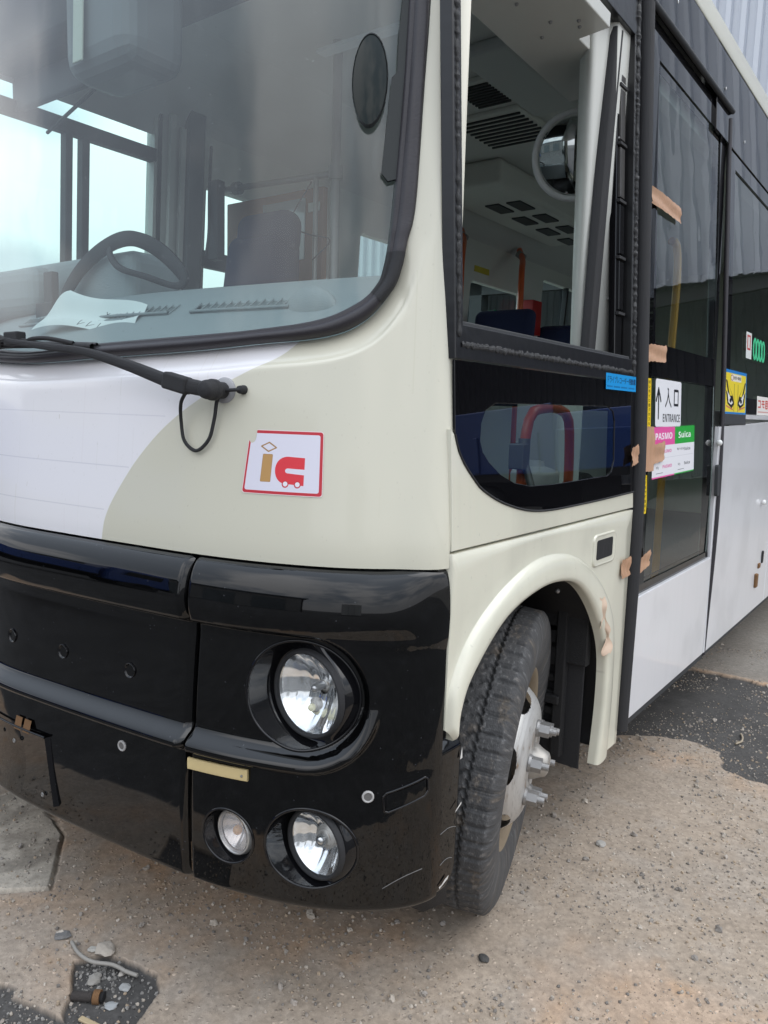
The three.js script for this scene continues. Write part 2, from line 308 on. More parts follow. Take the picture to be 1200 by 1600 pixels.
// parking sensors: grey ring round a dull button
for (const s of [-.987, -.412, .412, .987]) {
  const y = .526, d0 = bumperD(s, y), e = surf(s, y, d0), n = surf(s, y, d0 + .01), dir = V(n[0] - e[0], n[1] - e[1], n[2] - e[2]).normalize();
  const o = mk('parking_sensor', new THREE.LatheGeometry([[.0072, .0005], [.0085, .003], [.0105, .0032], [.0118, .002], [.012, -.001]].map((q) => new THREE.Vector2(...q)), 28), std(col(.42, .41, .40), .6), bumper);
  o.position.set(...e); o.quaternion.setFromUnitVectors(V(0, 1, 0), dir);
  const c = mk('sensor_face', new THREE.CylinderGeometry(.0075, .0075, .002, 24), std(col(.13, .125, .12), .7), bumper); c.position.set(...e); c.quaternion.copy(o.quaternion); c.translateY(.001);
}
// towing-hook cover: a rounded raised outline
for (const m of [1, -1]) {
  const P = [[1.019, .496], [1.016, .525], [1.022, .532], [1.10, .556], [1.106, .552], [1.107, .528], [1.10, .519], [1.026, .494]];
const D = []; P.forEach((p, i) => { const n = P[(i + 1) % P.length]; for (let k = 0; k < 8; k++) D.push([lerp(p[0], n[0], k / 8), lerp(p[1], n[1], k / 8)]); });
  mk('tow_cover_rim', tube(D.map(([s, y]) => surf(m * s, y, bumperD(s, y) + .001)), .0026, 160, 6, true), M.blackGloss, bumper);
  mk('tow_cover', gridGeo(16, 4, (u, v) => { const s = lerp(1.022, 1.102, u), y = lerp(.497, .521, u) + .032 * v; return surf(m * s, y, bumperD(s, y) + .002); }), M.black, bumper);
}
// wooden strip screwed under the lip
{
  const y0 = .527, y1 = .5505;
  const b = mk('wooden_strip', gridGeo(20, 8, (u, v) => { const s = lerp(.605, .747, u), a = v * 8; const prof = [[y0, .002], [y0, .0065], [y0 + .001, .0075], [y0 + .006, .0078], [y0 + .012, .0078], [y1 - .002, .0075], [y1, .0065], [y1, .005], [y1, .002]][Math.round(a)]; return surf(s, prof[0] + .004 * u, prof[1]); }, (u, v) => [u, v * .2]), M.wood, bumper);
  mk('strip_end', gridGeo(1, 1, (u, v) => surf(.7472, lerp(y0, y1, v) + .004, lerp(.002, .0076, u))), M.wood, bumper);
  for (const s of [.735]) { const e = surf(s, .541, .0080), o = mk('screw', new THREE.SphereGeometry(.0028, 10, 6), M.steel, bumper); o.position.set(...e); }
}
// number-plate mount: recessed flap with rusty clips
{
  const g = grp('plate_mount', bus);
  mk('mount_panel', xform(new THREE.ShapeGeometry(new THREE.Shape([[-.158, .482], [.158, .482], [.185, .32], [-.185, .32]].map((q) => new THREE.Vector2(...q))), 6), (s, y) => surf(s, y, .012)), M.black, g);
  for (const m of [1, -1]) mk('mount_side', loft([[[.158, .482], [.185, .32]].map(([s, y]) => surf(m * s, y, .012)), [[.172, .486], [.193, .32]].map(([s, y]) => surf(m * s, y, .0))]), M.blackGloss, g);
  mk('mount_lip', tube([-.16, -.08, 0, .08, .16].map((s) => surf(s, .4835, .0125)), .003, 30, 6), M.blackGloss, g);
  for (const s of [-.09, -.015, .055, .09]) if (s !== -.015) mk('rusty_clip', gridGeo(4, 6, (u, v) => surf(s + .026 * (u - .5), .478 + .03 * v, .0145 - .008 * v)), M.rust, g);
  for (const [s, y] of [[.04, .445], [.147, .34], [-.04, .445], [-.147, .34]]) { const o = mk('bolt', new THREE.TorusGeometry(.004, .0016, 6, 14), M.steel, g); o.position.set(...surf(s, y, .0135)); }
}

// ------------------------------------------------------------------ lamps in the bumper
function reflectorGeo(R, depth) {
  return gridGeo(64, 20, (u, v) => { const a = u * 2 * Math.PI, r = R * lerp(.16, 1, v), x = r * Math.cos(a), y = r * Math.sin(a);
    const c = Math.abs(((x / (R * .26)) % 1 + 1) % 1 - .5); return [x, y, -depth * (1 - (r / R) ** 2) + .0035 * c * (1 - .4 * v)]; });
}
function bowlGeo(L, m, zl, ri) {
  const cx = m > 0 ? L.x : 2 * XC - L.x, rings = [], n = 72;
  for (let k = 0; k <= 10; k++) {
    const t = k / 10, e = 1 - (1 - t) ** 2.1, ring = [];
    for (let i = 0; i < n; i++) { const a = i / n * 2 * Math.PI, X = cx + L.r * Math.cos(a), Y = L.y + L.r * Math.sin(a), s = sOfX(X), p = surf(s, Y, bumperD(s, Y)); ring.push([lerp(p[0], cx + ri * Math.cos(a), t), lerp(Y, L.y + ri * Math.sin(a), t), lerp(p[2], zl, e)]); }
    rings.push(ring);
  }
  return [loft(rings.reverse(), true), rings[rings.length - 1]];
}
function lampUnit(name, key, m, zl, R, depth, bulbs) {
  const L = LAMPS[key], g = grp(name, bus), cx = m > 0 ? L.x : 2 * XC - L.x;
  const [bg, rim] = bowlGeo(L, m, zl, R + .005);
  mk('bowl', bg, M.blackGloss, g);
  mk('bowl_rim', tube(rim.filter((_, i) => i % 2 === 0), .0034, 120, 8, true), M.blackGloss, g);
  const at = (o, dz = 0) => { o.position.set(cx, L.y, zl + dz); return o; };
  at(mk('lamp_ring', new THREE.LatheGeometry([[R - .004, .002], [R - .003, .010], [R, .0115], [R + .003, .0105], [R + .005, .004], [R + .0065, -.004]].map((q) => new THREE.Vector2(...q)), 64).rotateX(Math.PI / 2), M.rubberDull, g));
  at(mk('reflector', reflectorGeo(R - .003, depth), M.chrome, g), .002);
  at(mk('lens', new THREE.SphereGeometry(R * 2.2, 40, 10, 0, Math.PI * 2, 0, Math.asin((R - .003) / (R * 2.2))).rotateX(Math.PI / 2).translate(0, 0, -R * 2.2 * Math.cos(Math.asin((R - .003) / (R * 2.2)))), M.clear, g), .008);
  for (const b of bulbs) {
    const o = mk(b.n, merge([new THREE.CylinderGeometry(b.r, b.r, b.l, 20).rotateX(Math.PI / 2).translate(0, 0, b.l / 2), new THREE.SphereGeometry(b.r, 20, 10).translate(0, 0, b.l)]), b.mat, g);
    o.position.set(cx + b.x * m, L.y + b.y, zl + b.z);
    const k = mk('bulb_socket', new THREE.LatheGeometry([[b.r * 2.2, -.004], [b.r * 2.2, .002], [b.r * 1.6, .004], [b.r * 1.3, .009], [b.r, .010]].map((q) => new THREE.Vector2(...q)), 24).rotateX(Math.PI / 2), M.silver, g); k.position.copy(o.position);
  }
  return g;
}
for (const m of [1, -1]) {
  lampUnit('headlight', 'head', m, .528, .083, .046, [{ n: 'bulb', x: 0, y: .006, z: -.05, r: .0085, l: .034, mat: std(col(.5, .5, .5), .3, { metalness: .9 }) }, { n: 'position_bulb', x: -.012, y: -.038, z: -.034, r: .0075, l: .014, mat: phys(col(.85, .82, .6), .2) }]);
  lampUnit('fog_light', 'fog', m, .528, .067, .036, [{ n: 'bulb', x: 0, y: 0, z: -.03, r: .012, l: .016, mat: std(col(.6, .6, .6), .2, { metalness: 1 }) }]);
  // turn signal: ribbed clear lens
  const L = LAMPS.turn, g = grp('turn_signal', bus), cx = m > 0 ? L.x : 2 * XC - L.x, zl = .590, R = .042;
  const [bg, rim] = bowlGeo(L, m, zl, R + .006);
  mk('bowl', bg, M.blackGloss, g); mk('bowl_rim', tube(rim.filter((_, i) => i % 2 === 0), .003, 100, 8, true), M.blackGloss, g);
  const at = (o, dz = 0) => { o.position.set(cx, L.y, zl + dz); return o; };
  at(mk('lamp_ring', new THREE.LatheGeometry([[R - .003, .004], [R, .010], [R + .004, .009], [R + .008, -.004]].map((q) => new THREE.Vector2(...q)), 48).rotateX(Math.PI / 2), std(col(.55, .54, .52), .25, { metalness: .6 }), g));
  at(mk('reflector', reflectorGeo(R - .003, .025), std(col(.7, .68, .65), .2, { metalness: 1 }), g), 0);
  const lens = gridGeo(60, 60, (u, v) => { const x = (u - .5) * 2, y = (v - .5) * 2, r = Math.hypot(x, y), k = r > 1 ? 1 / r : 1, X = x * k, Y = y * k; return [X * (R - .002), Y * (R - .002), .010 + .006 * (1 - Math.min(1, X * X + Y * Y)) + (Math.abs(X + .1) < .5 * Math.sqrt(Math.max(0, 1 - Y * Y)) + .1 ? .0007 * Math.sin(Y * 55) : 0)]; }, undefined, (i, j) => Math.hypot((i + .5) / 30 - 1, (j + .5) / 30 - 1) < 1.02);
  at(mk('lens', lens, phys(col(.92, .90, .90), .12, { transmission: .75, thickness: 0, ior: 1.5 }), g), 0);
  const b = at(mk('bulb', new THREE.SphereGeometry(.010, 16, 12), phys(col(.8, .45, .12), .2, { transmission: .3, thickness: 0 }), g), -.004);
}

// ------------------------------------------------------------------ front body panel round the windscreen
const OUT = [[0, 1.346], [.266, 1.356], [.55, 1.368], [.70, 1.379], [.862, 1.394], [.949, 1.426], [1.004, 1.483], [1.022, 1.526], [1.031, 1.574], [1.045, 1.646], [1.053, 1.859], [1.059, 2.026], [1.06, 2.3], [1.03, 2.45], [.95, 2.52], [.8, 2.54], [0, 2.56]];
const INN = [[0, 1.375], [.255, 1.389], [.563, 1.401], [.701, 1.409], [.844, 1.427], [.932, 1.461], [.971, 1.496], [.984, 1.531], [.991, 1.573], [.997, 1.645], [1.007, 1.836], [1.012, 2.025], [1.01, 2.28], [.985, 2.41], [.93, 2.47], [.8, 2.5], [0, 2.52]];
const BND = [[0, .9645], [.266, .9645], [.60, .9645], [.82, .9645], [1.02, .9645], [1.143, .9645], [1.143, 1.15], [1.143, 1.30], [1.143, 1.45], [1.143, 1.60], [1.143, 1.85], [1.143, 2.03], [1.143, 2.33], [1.143, 2.55], [1.10, 2.68], [.8, 2.70], [0, 2.72]];
function along(P, t, curved = true) {
  const n = P.length - 1, i = Math.min(n - 1, Math.floor(t)), f = t - i; if (!curved) return [lerp(P[i][0], P[i + 1][0], f), lerp(P[i][1], P[i + 1][1], f)];
  const m = (q, c) => (q < 0 ? (c ? P[1][1] : -P[1][0]) : q > n ? (c ? P[n - 1][1] : -P[n - 1][0]) : P[q][c]);
  return [0, 1].map((c) => .5 * (2 * m(i, c) + (-m(i - 1, c) + m(i + 1, c)) * f + (2 * m(i - 1, c) - 5 * m(i, c) + 4 * m(i + 1, c) - m(i + 2, c)) * f * f + (-m(i - 1, c) + 3 * m(i, c) - 3 * m(i + 1, c) + m(i + 2, c)) * f ** 3));
}
function frontD(s, y, dist) {
  const W = lerp(1, .2, smooth(1.40, 1.62, y)) * (1 - smooth(2.3, 2.45, y) * .5);
  return lerp(-.027, -.002, smooth(1.02, 1.142, Math.abs(s))) - .028 * W * (1 - clamp(dist / .043)) - .006 * W * smooth(.05, .04, dist);
}
{
  const rows = [0, .02, .04, .06, .08, .09, .095, .10, .105, .11, .12, .14, .17, .21, .26, .32, .4, .5, .6, .7, .8, .9, .96, .985, 1];
  const paint = canvasTex(2048, 640, (x, w, h) => {
    const X = (s) => (s + 1.2) / 2.4 * w, Yp = (y) => (1 - (y - .94) / .75) * h;
    x.fillStyle = '#d8d5c4'; x.fillRect(0, 0, w, h);
    const P = [[.318, .90], [.322, .962], [.336, 1.025], [.375, 1.083], [.425, 1.147], [.506, 1.222], [.621, 1.289], [.727, 1.335], [.80, 1.37]];
    x.fillStyle = '#f4f2f5'; x.beginPath(); x.moveTo(X(-P[0][0]), Yp(P[0][1]));
    const q = (sg, list) => { for (let i = 0; i < list.length - 1; i++) { const a = list[i], b = list[i + 1]; x.quadraticCurveTo(X(sg * a[0]), Yp(a[1]), X(sg * (a[0] + b[0]) / 2), Yp((a[1] + b[1]) / 2)); } };
    q(-1, P); x.lineTo(X(-.85), Yp(1.45)); x.lineTo(X(.85), Yp(1.45)); q(1, [...P].reverse()); x.lineTo(X(P[0][0]), Yp(.90)); x.closePath(); x.fill();
    x.strokeStyle = 'rgba(130,130,145,.25)'; x.lineWidth = 1.2;         // edges of the vinyl strips
    for (const [y, k] of [[1.03, .33], [1.125, .40], [1.235, .50]]) { x.beginPath(); x.moveTo(X(-k), Yp(y)); x.lineTo(X(k), Yp(y)); x.stroke(); }
    const r = rng(5);
    for (let i = 0; i < 1500; i++) { x.fillStyle = `rgba(95,85,60,${.02 + .05 * r()})`; x.fillRect(r() * w, r() * h, 1 + 1.5 * r(), 1 + 3 * r()); }
    for (let i = 0; i < 60; i++) { x.fillStyle = `rgba(120,105,70,${.02 + .05 * r()})`; const a = r() * w, b = r() * h; x.fillRect(a, b, 1 + 2 * r(), 40 + 160 * r()); }
    for (let i = 0; i < 26; i++) { x.strokeStyle = `rgba(110,95,65,${.15 + .2 * r()})`; x.lineWidth = 1; const a = r() * w, b = r() * h; x.beginPath(); x.moveTo(a, b); x.lineTo(a + 6 * (r() - .5), b + 10 * r()); x.stroke(); }
  });
  const mat = phys(col(.95, .945, .93), .36, { map: paint, clearcoat: .8, clearcoatRoughness: .08 });
  const nI = 16 * 10;
  const g = gridGeo(nI * 2, rows.length - 1, (u, v, i, j) => {
    const sg = i < nI ? -1 : 1, t = Math.abs(i - nI) / 10, G = along(OUT, t), B = along(BND, t, false), r = rows[j];
    const s = lerp(G[0], B[0], r), y = lerp(G[1], B[1], r), dist = Math.hypot(s - G[0], y - G[1]);
    return surf(sg * Math.max(0, s), y, frontD(s, y, dist));
  }, (u, v, q) => [0, 0]);
  // paint coordinates are the panel's own width and height in metres
  const uv = g.attributes.uv; let k = 0;
  for (let j = 0; j < rows.length; j++) for (let i = 0; i <= nI * 2; i++, k++) { const sg = i < nI ? -1 : 1, t = Math.abs(i - nI) / 10, G = along(OUT, t), B = along(BND, t, false), r = rows[j]; uv.setXY(k, (sg * lerp(G[0], B[0], r) + 1.2) / 2.4, clamp((lerp(G[1], B[1], r) - .94) / .75, 0, 1)); }
  mk('front_panel', g, mat, bus);
}
// rubber gasket: a fat rounded bead
{
  const nI = 16 * 12, prof = [[0, -.050], [.03, -.040], [.12, -.033], [.3, -.0285], [.48, -.0275], [.62, -.031], [.70, -.038], [.76, -.040], [.84, -.039], [.93, -.044], [.98, -.052], [1, -.066]];
  const side = (sg) => gridGeo(nI, prof.length - 1, (u, v, i, j) => {
    const t = i / 12, a = along(OUT, t), b = along(INN, t), [f, d] = prof[j], sh = smooth(1.40, 1.62, a[1]);
    return surf(sg * lerp(a[0], b[0], f), lerp(a[1], b[1], f), d + (f < .5 ? .012 * sh * (1 - f * 2) : 0) + .0004 * Math.sin(i * .7));
  }, (u, v) => [u * 20, v * .25]);
  const gk = grp('windscreen_gasket', bus);
  mk('gasket_half', side(1), M.rubber, gk); mk('gasket_half', side(-1), M.rubber, gk);
  // joint piece at the lower corner
  const joint = (sg) => gridGeo(24, prof.length - 1, (u, v, i, j) => { const t = lerp(5.55, 7.6, u), a = along(OUT, t), b = along(INN, t), [f, d] = prof[j], sh = smooth(1.40, 1.62, a[1]); return surf(sg * lerp(a[0], b[0], f), lerp(a[1], b[1], f), d + .0022 + (f < .5 ? .012 * sh * (1 - f * 2) : 0)); });
  for (const m of [1, -1]) mk('gasket_joint', joint(m), M.rubberDull, gk);
}
// windscreen: tinted laminated glass with a film of dust and wiped streaks
{
  const dust = dataTex(1024, (u, v) => {
    const a = fbm(u * 5, v * 5, 5, 81, 5), b = fbm(u * 60 + 2 * a, v * 5, 4, 83, 0), e = smooth(.40, .5, Math.abs(u - .5));
    return .985 - .045 * smooth(.35, .75, a) - (.01 + .05 * e) * smooth(.45, .8, b) - (hash2(Math.floor(u * 700), Math.floor(v * 500), 88) > .9985 ? .12 : 0);
  });
  const m = phys(col(.80, .89, .88), .0, { transmission: 1, transmissionMap: dust, thickness: 0, ior: 1.62 });
  mk('windscreen', gridGeo(80, 30, (u, v) => surf(lerp(-1.035, 1.035, u), lerp(1.385, 2.51, v), -.0605)), m, bus);
}
// ic sticker
{
  const t = canvasTex(820, 620, (x, w, h) => {
    const RR = (a, b, c, d, r) => { x.beginPath(); x.roundRect(a, b, c, d, r); };
    x.clearRect(0, 0, w, h);
    x.fillStyle = '#f2e6e6'; RR(0, 0, w, h, 30); x.fill();
    x.fillStyle = '#c8313f'; RR(6, 6, w - 12, h - 12, 28); x.fill();
    x.fillStyle = '#e4e2ee'; RR(26, 34, w - 62, h - 68, 22); x.fill();
    x.save(); x.translate(-128 * .905, -150 * .905); x.scale(.905, .905);
    x.strokeStyle = '#a8814f'; x.lineWidth = 14; x.lineJoin = 'round'; x.beginPath(); x.moveTo(300, 325); x.lineTo(392, 282); x.lineTo(484, 335); x.lineTo(392, 378); x.closePath(); x.stroke();
    x.fillStyle = '#c0955c'; x.beginPath(); x.roundRect(332, 408, 116, 292, 8); x.fill(); x.strokeStyle = '#a8814f'; x.lineWidth = 5; x.stroke();
    x.fillStyle = '#e23a45'; x.beginPath(); x.moveTo(828, 432); x.lineTo(640, 424); x.bezierCurveTo(540, 424, 492, 490, 492, 565); x.bezierCurveTo(494, 640, 540, 705, 610, 712); x.lineTo(826, 726); x.lineTo(826, 612); x.lineTo(640, 600); x.bezierCurveTo(600, 596, 598, 552, 640, 548); x.lineTo(828, 554); x.closePath(); x.fill();
    for (const c of [622, 758]) { x.fillStyle = '#c8313f'; x.beginPath(); x.arc(c, 716, 38, 0, 7); x.fill(); x.fillStyle = '#f0eef4'; x.beginPath(); x.arc(c, 714, 26, 0, 7); x.fill(); }
    x.restore();
    x.globalCompositeOperation = 'destination-out'; x.beginPath(); x.moveTo(-2, -2); x.lineTo(86, -2); x.lineTo(84, 60); x.bezierCurveTo(84, 120, 60, 130, 34, 130); x.bezierCurveTo(16, 128, 14, 105, -2, 100); x.closePath(); x.fill();
  });
  const g = gridGeo(20, 8, (u, v) => { const s0 = lerp(.706, .720, v), s1 = lerp(.879, .877, v); const s = lerp(s0, s1, u), y = lerp(1.0945, 1.2165, v); return surf(s, y, frontD(s, y, 1) + .0012); });
  mk('ic_card_sticker', g, phys(col(.95, .95, .95), .4, { map: t, alphaTest: .5 }), bus);
}
// wiper with its washer hose
{
  const g = grp('wiper', bus), A = (s, y, d) => surf(s, y, d);
  const arm = [[.647, 1.289, .022], [.60, 1.297, .030], [.572, 1.302, .033], [.447, 1.335, .032], [.308, 1.363, .028], [.152, 1.378, .020], [.0, 1.395, .012], [-.12, 1.42, .0]];
  const C = new THREE.CatmullRomCurve3(arm.map((q) => V(...A(...q))), false, 'centripetal'), wid = [.013, .0135, .0135, .0115, .009, .0075, .0065, .006];
  const rings = [];
  for (let i = 0; i <= 70; i++) { const t = i / 70, p = C.getPoint(t), q = t * 7, k = Math.min(6, Math.floor(q)), w = lerp(wid[k], wid[k + 1], q - k) * (t < .20 ? 1.12 : 1), ring = []; for (let a = 0; a < 12; a++) { const c = Math.cos(a / 12 * 6.2832), s = Math.sin(a / 12 * 6.2832); ring.push([p.x, p.y + w * Math.sign(c) * Math.abs(c) ** .6, p.z + w * .8 * Math.sign(s) * Math.abs(s) ** .6]); } rings.push(ring); }
  mk('arm', loft(rings, true), M.rubberDull, g);
  mk('arm_hinge', box(-.030, .030, -.0165, .0165, -.013, .013, .006).rotateZ(-.22).rotateY(.18).translate(...A(.585, 1.300, .031)), M.rubberDull, g);
  const e = A(.655, 1.289, .0), n = A(.655, 1.289, .05), dir = V(n[0] - e[0], n[1] - e[1], n[2] - e[2]).normalize();
  const put = (o, p) => { o.position.set(...p); o.quaternion.setFromUnitVectors(V(0, 1, 0), dir); return o; };
  put(mk('pivot_cap', new THREE.LatheGeometry([[.0001, .042], [.012, .041], [.017, .036], [.0185, .028], [.0185, .018], [.0205, .016], [.0205, .006], [.016, .004], [.016, -.03]].map((q) => new THREE.Vector2(...q)), 32), M.rubberDull, g), e);
  put(mk('grommet', new THREE.LatheGeometry([[.016, -.02], [.024, -.022], [.0255, -.026], [.0255, -.03]].map((q) => new THREE.Vector2(...q)), 32), std(col(.33, .33, .34), .5), g), e);
  mk('hose', tube([A(.60, 1.284, .022), A(.574, 1.262, .006), A(.560, 1.225, -.012), A(.568, 1.187, -.016), A(.597, 1.170, -.018), A(.627, 1.192, -.018), A(.641, 1.235, -.016), A(.650, 1.272, -.012), A(.668, 1.287, -.010), A(.69, 1.290, -.008), A(.702, 1.291, -.014)], .0036, 90, 8), M.rubberDull, g);
  put(mk('hose_nozzle', new THREE.LatheGeometry([[.0001, .016], [.007, .015], [.008, .010], [.006, .008], [.009, .002], [.009, -.004]].map((q) => new THREE.Vector2(...q)), 20), M.rubberDull, g), A(.700, 1.291, -.026));
  // blade lying along the lower glass edge
  const bl = []; for (let i = 0; i <= 14; i++) { const s = lerp(-.45, .27, i / 14); bl.push(A(s, 1.375 + .012 * Math.sin(i / 14 * Math.PI) + .012 * (s > 0 ? s : 0), -.022)); }
  mk('blade_frame', tube(bl, .007, 60, 6), M.rubberDull, g);
  mk('blade_rubber', tube(bl.map((p) => [p[0], p[1] + .006, p[2] - .012]), .004, 60, 5), M.rubber, g);
  for (const [a, b, lift] of [[.21, .02, .022], [.10, -.10, .03], [-.02, -.25, .022]]) mk('blade_bracket', tube([A(a, 1.386, -.018), A((a * 2 + b) / 3, 1.396, lift - .02), A((a + 2 * b) / 3, 1.396, lift - .02), A(b, 1.387, -.018)], .005, 24, 6), M.rubberDull, g);
  mk('blade_joint', box(-.03, .03, -.016, .016, -.012, .012).translate(...A(.02, 1.398, .004)), M.rubberDull, g);
}

// ------------------------------------------------------------------ door side of the body: flat in z and y, leaning inwards
function sideShape(P, depth, d, bevel = .0015, holes = []) {
  const sh = new THREE.Shape(P.map(([z, y]) => new THREE.Vector2(-z, y)));
  for (const h of holes) sh.holes.push(new THREE.Path(h.map(([z, y]) => new THREE.Vector2(-z, y))));
  const g = new THREE.ExtrudeGeometry(sh, { depth: depth - 2 * bevel, bevelEnabled: bevel > 0, bevelThickness: bevel, bevelSize: bevel, bevelOffset: -bevel, bevelSegments: 2, curveSegments: 8 });
  return bend(g, d - depth + bevel);
}
function bend(g, off) { const p = g.attributes.position; for (let i = 0; i < p.count; i++) { const X = p.getX(i), Y = p.getY(i), Z = p.getZ(i); p.setXYZ(i, xs(Y) + off + Z, Y, -X); } g.computeVertexNormals(); if (g.attributes.uv) { const u = g.attributes.uv; for (let i = 0; i < p.count; i++) u.setXY(i, p.getZ(i) * .6, p.getY(i) * .6); } return g; }
function sidePatch(z0, z1, y0, y1, d, nu = 4, nv = 4, skew = 0) { return gridGeo(nu, nv, (u, v) => { const y = lerp(y0, y1, v) + skew * u, z = lerp(z0, z1, u); return [xs(y) + d, y, z]; }); }
const rect = (z0, z1, y0, y1) => [[z0, y0], [z0, y1], [z1, y1], [z1, y0]];
function rrect(z0, z1, y0, y1, r, n = 5) { const o = []; [[z0 - r, y0 + r], [z0 - r, y1 - r], [z1 + r, y1 - r], [z1 + r, y0 + r]].forEach(([a, b], k) => { for (let i = 0; i <= n; i++) { const t = (k - 1 + i / n) * Math.PI / 2; o.push([a + r * Math.cos(t), b + r * Math.sin(t)]); } }); return o; }
const low = [[.350, 1.22], [.338, 1.19], [.317, 1.163], [.285, 1.135], [.256, 1.113], [.20, 1.088], [.147, 1.071], [.05, 1.050], [-.041, 1.041], [-.30, 1.039], [-.652, 1.044]];
mk('quarter_panel', sideShape([[.362, .997], [.362, 1.228], ...low.map(([z, y]) => [z + .001, y - .001]), [-.652, .997]], .02, 0), M.cream, bus);
{
  const g = grp('quarter_window', bus);
  const clear = [[.255, 1.205], [.250, 1.240], [.232, 1.266], [.19, 1.281], [-.44, 1.288], [-.478, 1.275], [-.49, 1.25], [-.488, 1.14], [-.47, 1.112], [-.44, 1.102], [-.10, 1.099], [.03, 1.102], [.11, 1.114], [.17, 1.134], [.22, 1.162], [.245, 1.183]];
  mk('frit_glass', sideShape([[.350, 1.358], ...low, [-.652, 1.358]], .006, .001, .001, [clear]), M.frit, g);
  mk('glass', bend(new THREE.ShapeGeometry(new THREE.Shape(clear.map(([z, y]) => new THREE.Vector2(-z, y)))), -.001), phys(col(.48, .56, .55), .0, { transmission: 1, thickness: 0, ior: 1.55 }), g);
  mk('edge_trim', tube(low.map(([z, y]) => [xs(y) + .001, y, z]), .0025, 60, 5), M.rubberDull, g);
}
// wheel-arch panel with its rolled flare
const ARCHI = [[.338, .612], [.331, .672], [.29, .735], [.165, .823], [.018, .860], [-.123, .862], [-.25, .829], [-.376, .733], [-.462, .606], [-.476, .452], [-.452, .272]].map(([z, y]) => [z, y]);
const ARCHO = [[.362, .64], [.352, .73], [.285, .818], [.164, .886], [.016, .928], [-.123, .930], [-.266, .897], [-.430, .807], [-.535, .686], [-.565, .486], [-.56, .270]];
{
  const B = [[.362, .64], [.362, .80], [.362, .990], [.20, .990], [.02, .990], [-.14, .990], [-.30, .990], [-.652, .990], [-.652, .75], [-.652, .50], [-.652, .268]];
  const C = (P, t, cu = true) => { const n = 10, i = Math.min(n - 1, Math.floor(t)), f = t - i; if (!cu) return [lerp(P[i][0], P[i + 1][0], f), lerp(P[i][1], P[i + 1][1], f)]; const m = (q, c) => P[clamp(q, 0, n)][c]; return [0, 1].map((c) => .5 * (2 * m(i, c) + (-m(i - 1, c) + m(i + 1, c)) * f + (2 * m(i - 1, c) - 5 * m(i, c) + 4 * m(i + 1, c) - m(i + 2, c)) * f * f + (-m(i - 1, c) + 3 * m(i, c) - 3 * m(i + 1, c) + m(i + 2, c)) * f ** 3)); };
  const rows = [[0, 0, -.02], [0, 0, 0], [.25, 0, 0], [.5, 0, 0], [.75, 0, 0], [1, 0, 0], [1, .04, .003], [1, .10, .008], [1, .18, .0125], [1, .30, .0165], [1, .48, .0190], [1, .66, .0205], [1, .84, .0205], [1, .95, .018], [1, 1, .012], [1, 1.005, .006], [1, 1.01, -.004], [1, 1.01, -.012]];
  const g = gridGeo(120, rows.length - 1, (u, v, i, j) => { const t = u * 10, b = C(B, t, false), o = C(ARCHO, t), n = C(ARCHI, t), r = rows[j]; let z = r[0] < 1 ? lerp(b[0], o[0], r[0]) : lerp(o[0], n[0], r[1]), y = r[0] < 1 ? lerp(b[1], o[1], r[0]) : lerp(o[1], n[1], r[1]);
    let d = r[2]; if (u < .04) d = Math.min(d, d * smooth(-.02, .03, u) + 0); return [xs(y) + d, y, z]; }, (u, v, q) => [q[2] * .6, q[1] * .6]);
  mk('wheel_arch_panel', g, M.cream, bus);
  // fuel-flap recess with its dark slot
  const f = grp('latch_recess', bus), P = rrect(-.352, -.520, .858, .947, .02);
  const ring = (k, d) => P.map(([z, y]) => { const cz = -.436, cy = .9025; return [xs(y) + d, cy + (y - cy) * k, cz + (z - cz) * k]; });
  mk('recess_rim', loft([ring(1, -.004), ring(.97, .0035), ring(.9, .0045), ring(.82, .002), ring(.76, .0015)].map((r) => r), true), M.cream, f);
  mk('slot', sideShape(rrect(-.378, -.495, .876, .930, .008), .004, .0035, .001), M.chassis, f);
  mk('dish', sideShape(rrect(-.366, -.506, .866, .939, .014), .003, .0022, .0005), M.cream, f);
}
// wheel housing, mud flap, underbody
{
  const g = grp('wheel_housing', bus), n = 30;
  mk('liner', loft([[-.02], [-.25], [-.5], [-.72]].map(([x]) => { const r = []; for (let i = 0; i <= n; i++) { const a = lerp(-.5, Math.PI + .35, i / n), R = .50; r.push([x, Math.max(.30, .386 + R * Math.sin(a)), -.085 + .45 * Math.cos(a)]); } return r; })), M.chassis, g);
  mk('inner_wall', box(-.74, -.72, .15, .95, -.6, .45), M.chassis, g);
  mk('mud_flap', box(-.44, -.045, .235, .60, -.475, -.468, .003), M.rubberDull, g);
  mk('bracket_plate', box(-.25, -.03, .555, .72, -.47, -.44, .004), M.chassis, g);
  mk('bracket_bar', box(-.12, -.09, .27, .72, -.46, -.43, .004), M.chassis, g);
  for (let i = 0; i < 7; i++) mk('bracket_rib', box(-.20, -.12, .34 + i * .05, .362 + i * .05, -.462, -.44, .004), M.chassis, g);
  mk('bracket_arm', box(-.45, -.10, .43, .455, -.455, -.42, .004), M.chassis, g);
  const b = mk('liner_bolt', new THREE.SphereGeometry(.007, 10, 8), M.steel, g); b.position.set(-.06, .80, -.28);
}
{
  const g = grp('underbody', bus);
  mk('floor_pan', box(-2.02, -.04, .30, .34, -6.2, -.55), M.chassis, g);
  mk('front_floor', box(-1.35, -.72, .30, .34, -.56, .60), M.chassis, g);
  mk('front_cross_member', box(-1.92, -.16, .34, .62, .34, .40), M.chassis, g);
  mk('axle_beam', bar([-1.9, .36, -.12], [-.2, .36, -.12], .05), M.chassis, g);
  mk('tow_eye', loft([[[-.16, .30, .42], [-.05, .30, .40], [-.02, .30, .30]], [[-.13, .205, .33], [-.06, .205, .32], [-.04, .205, .26]]]), M.chassis, g);
}
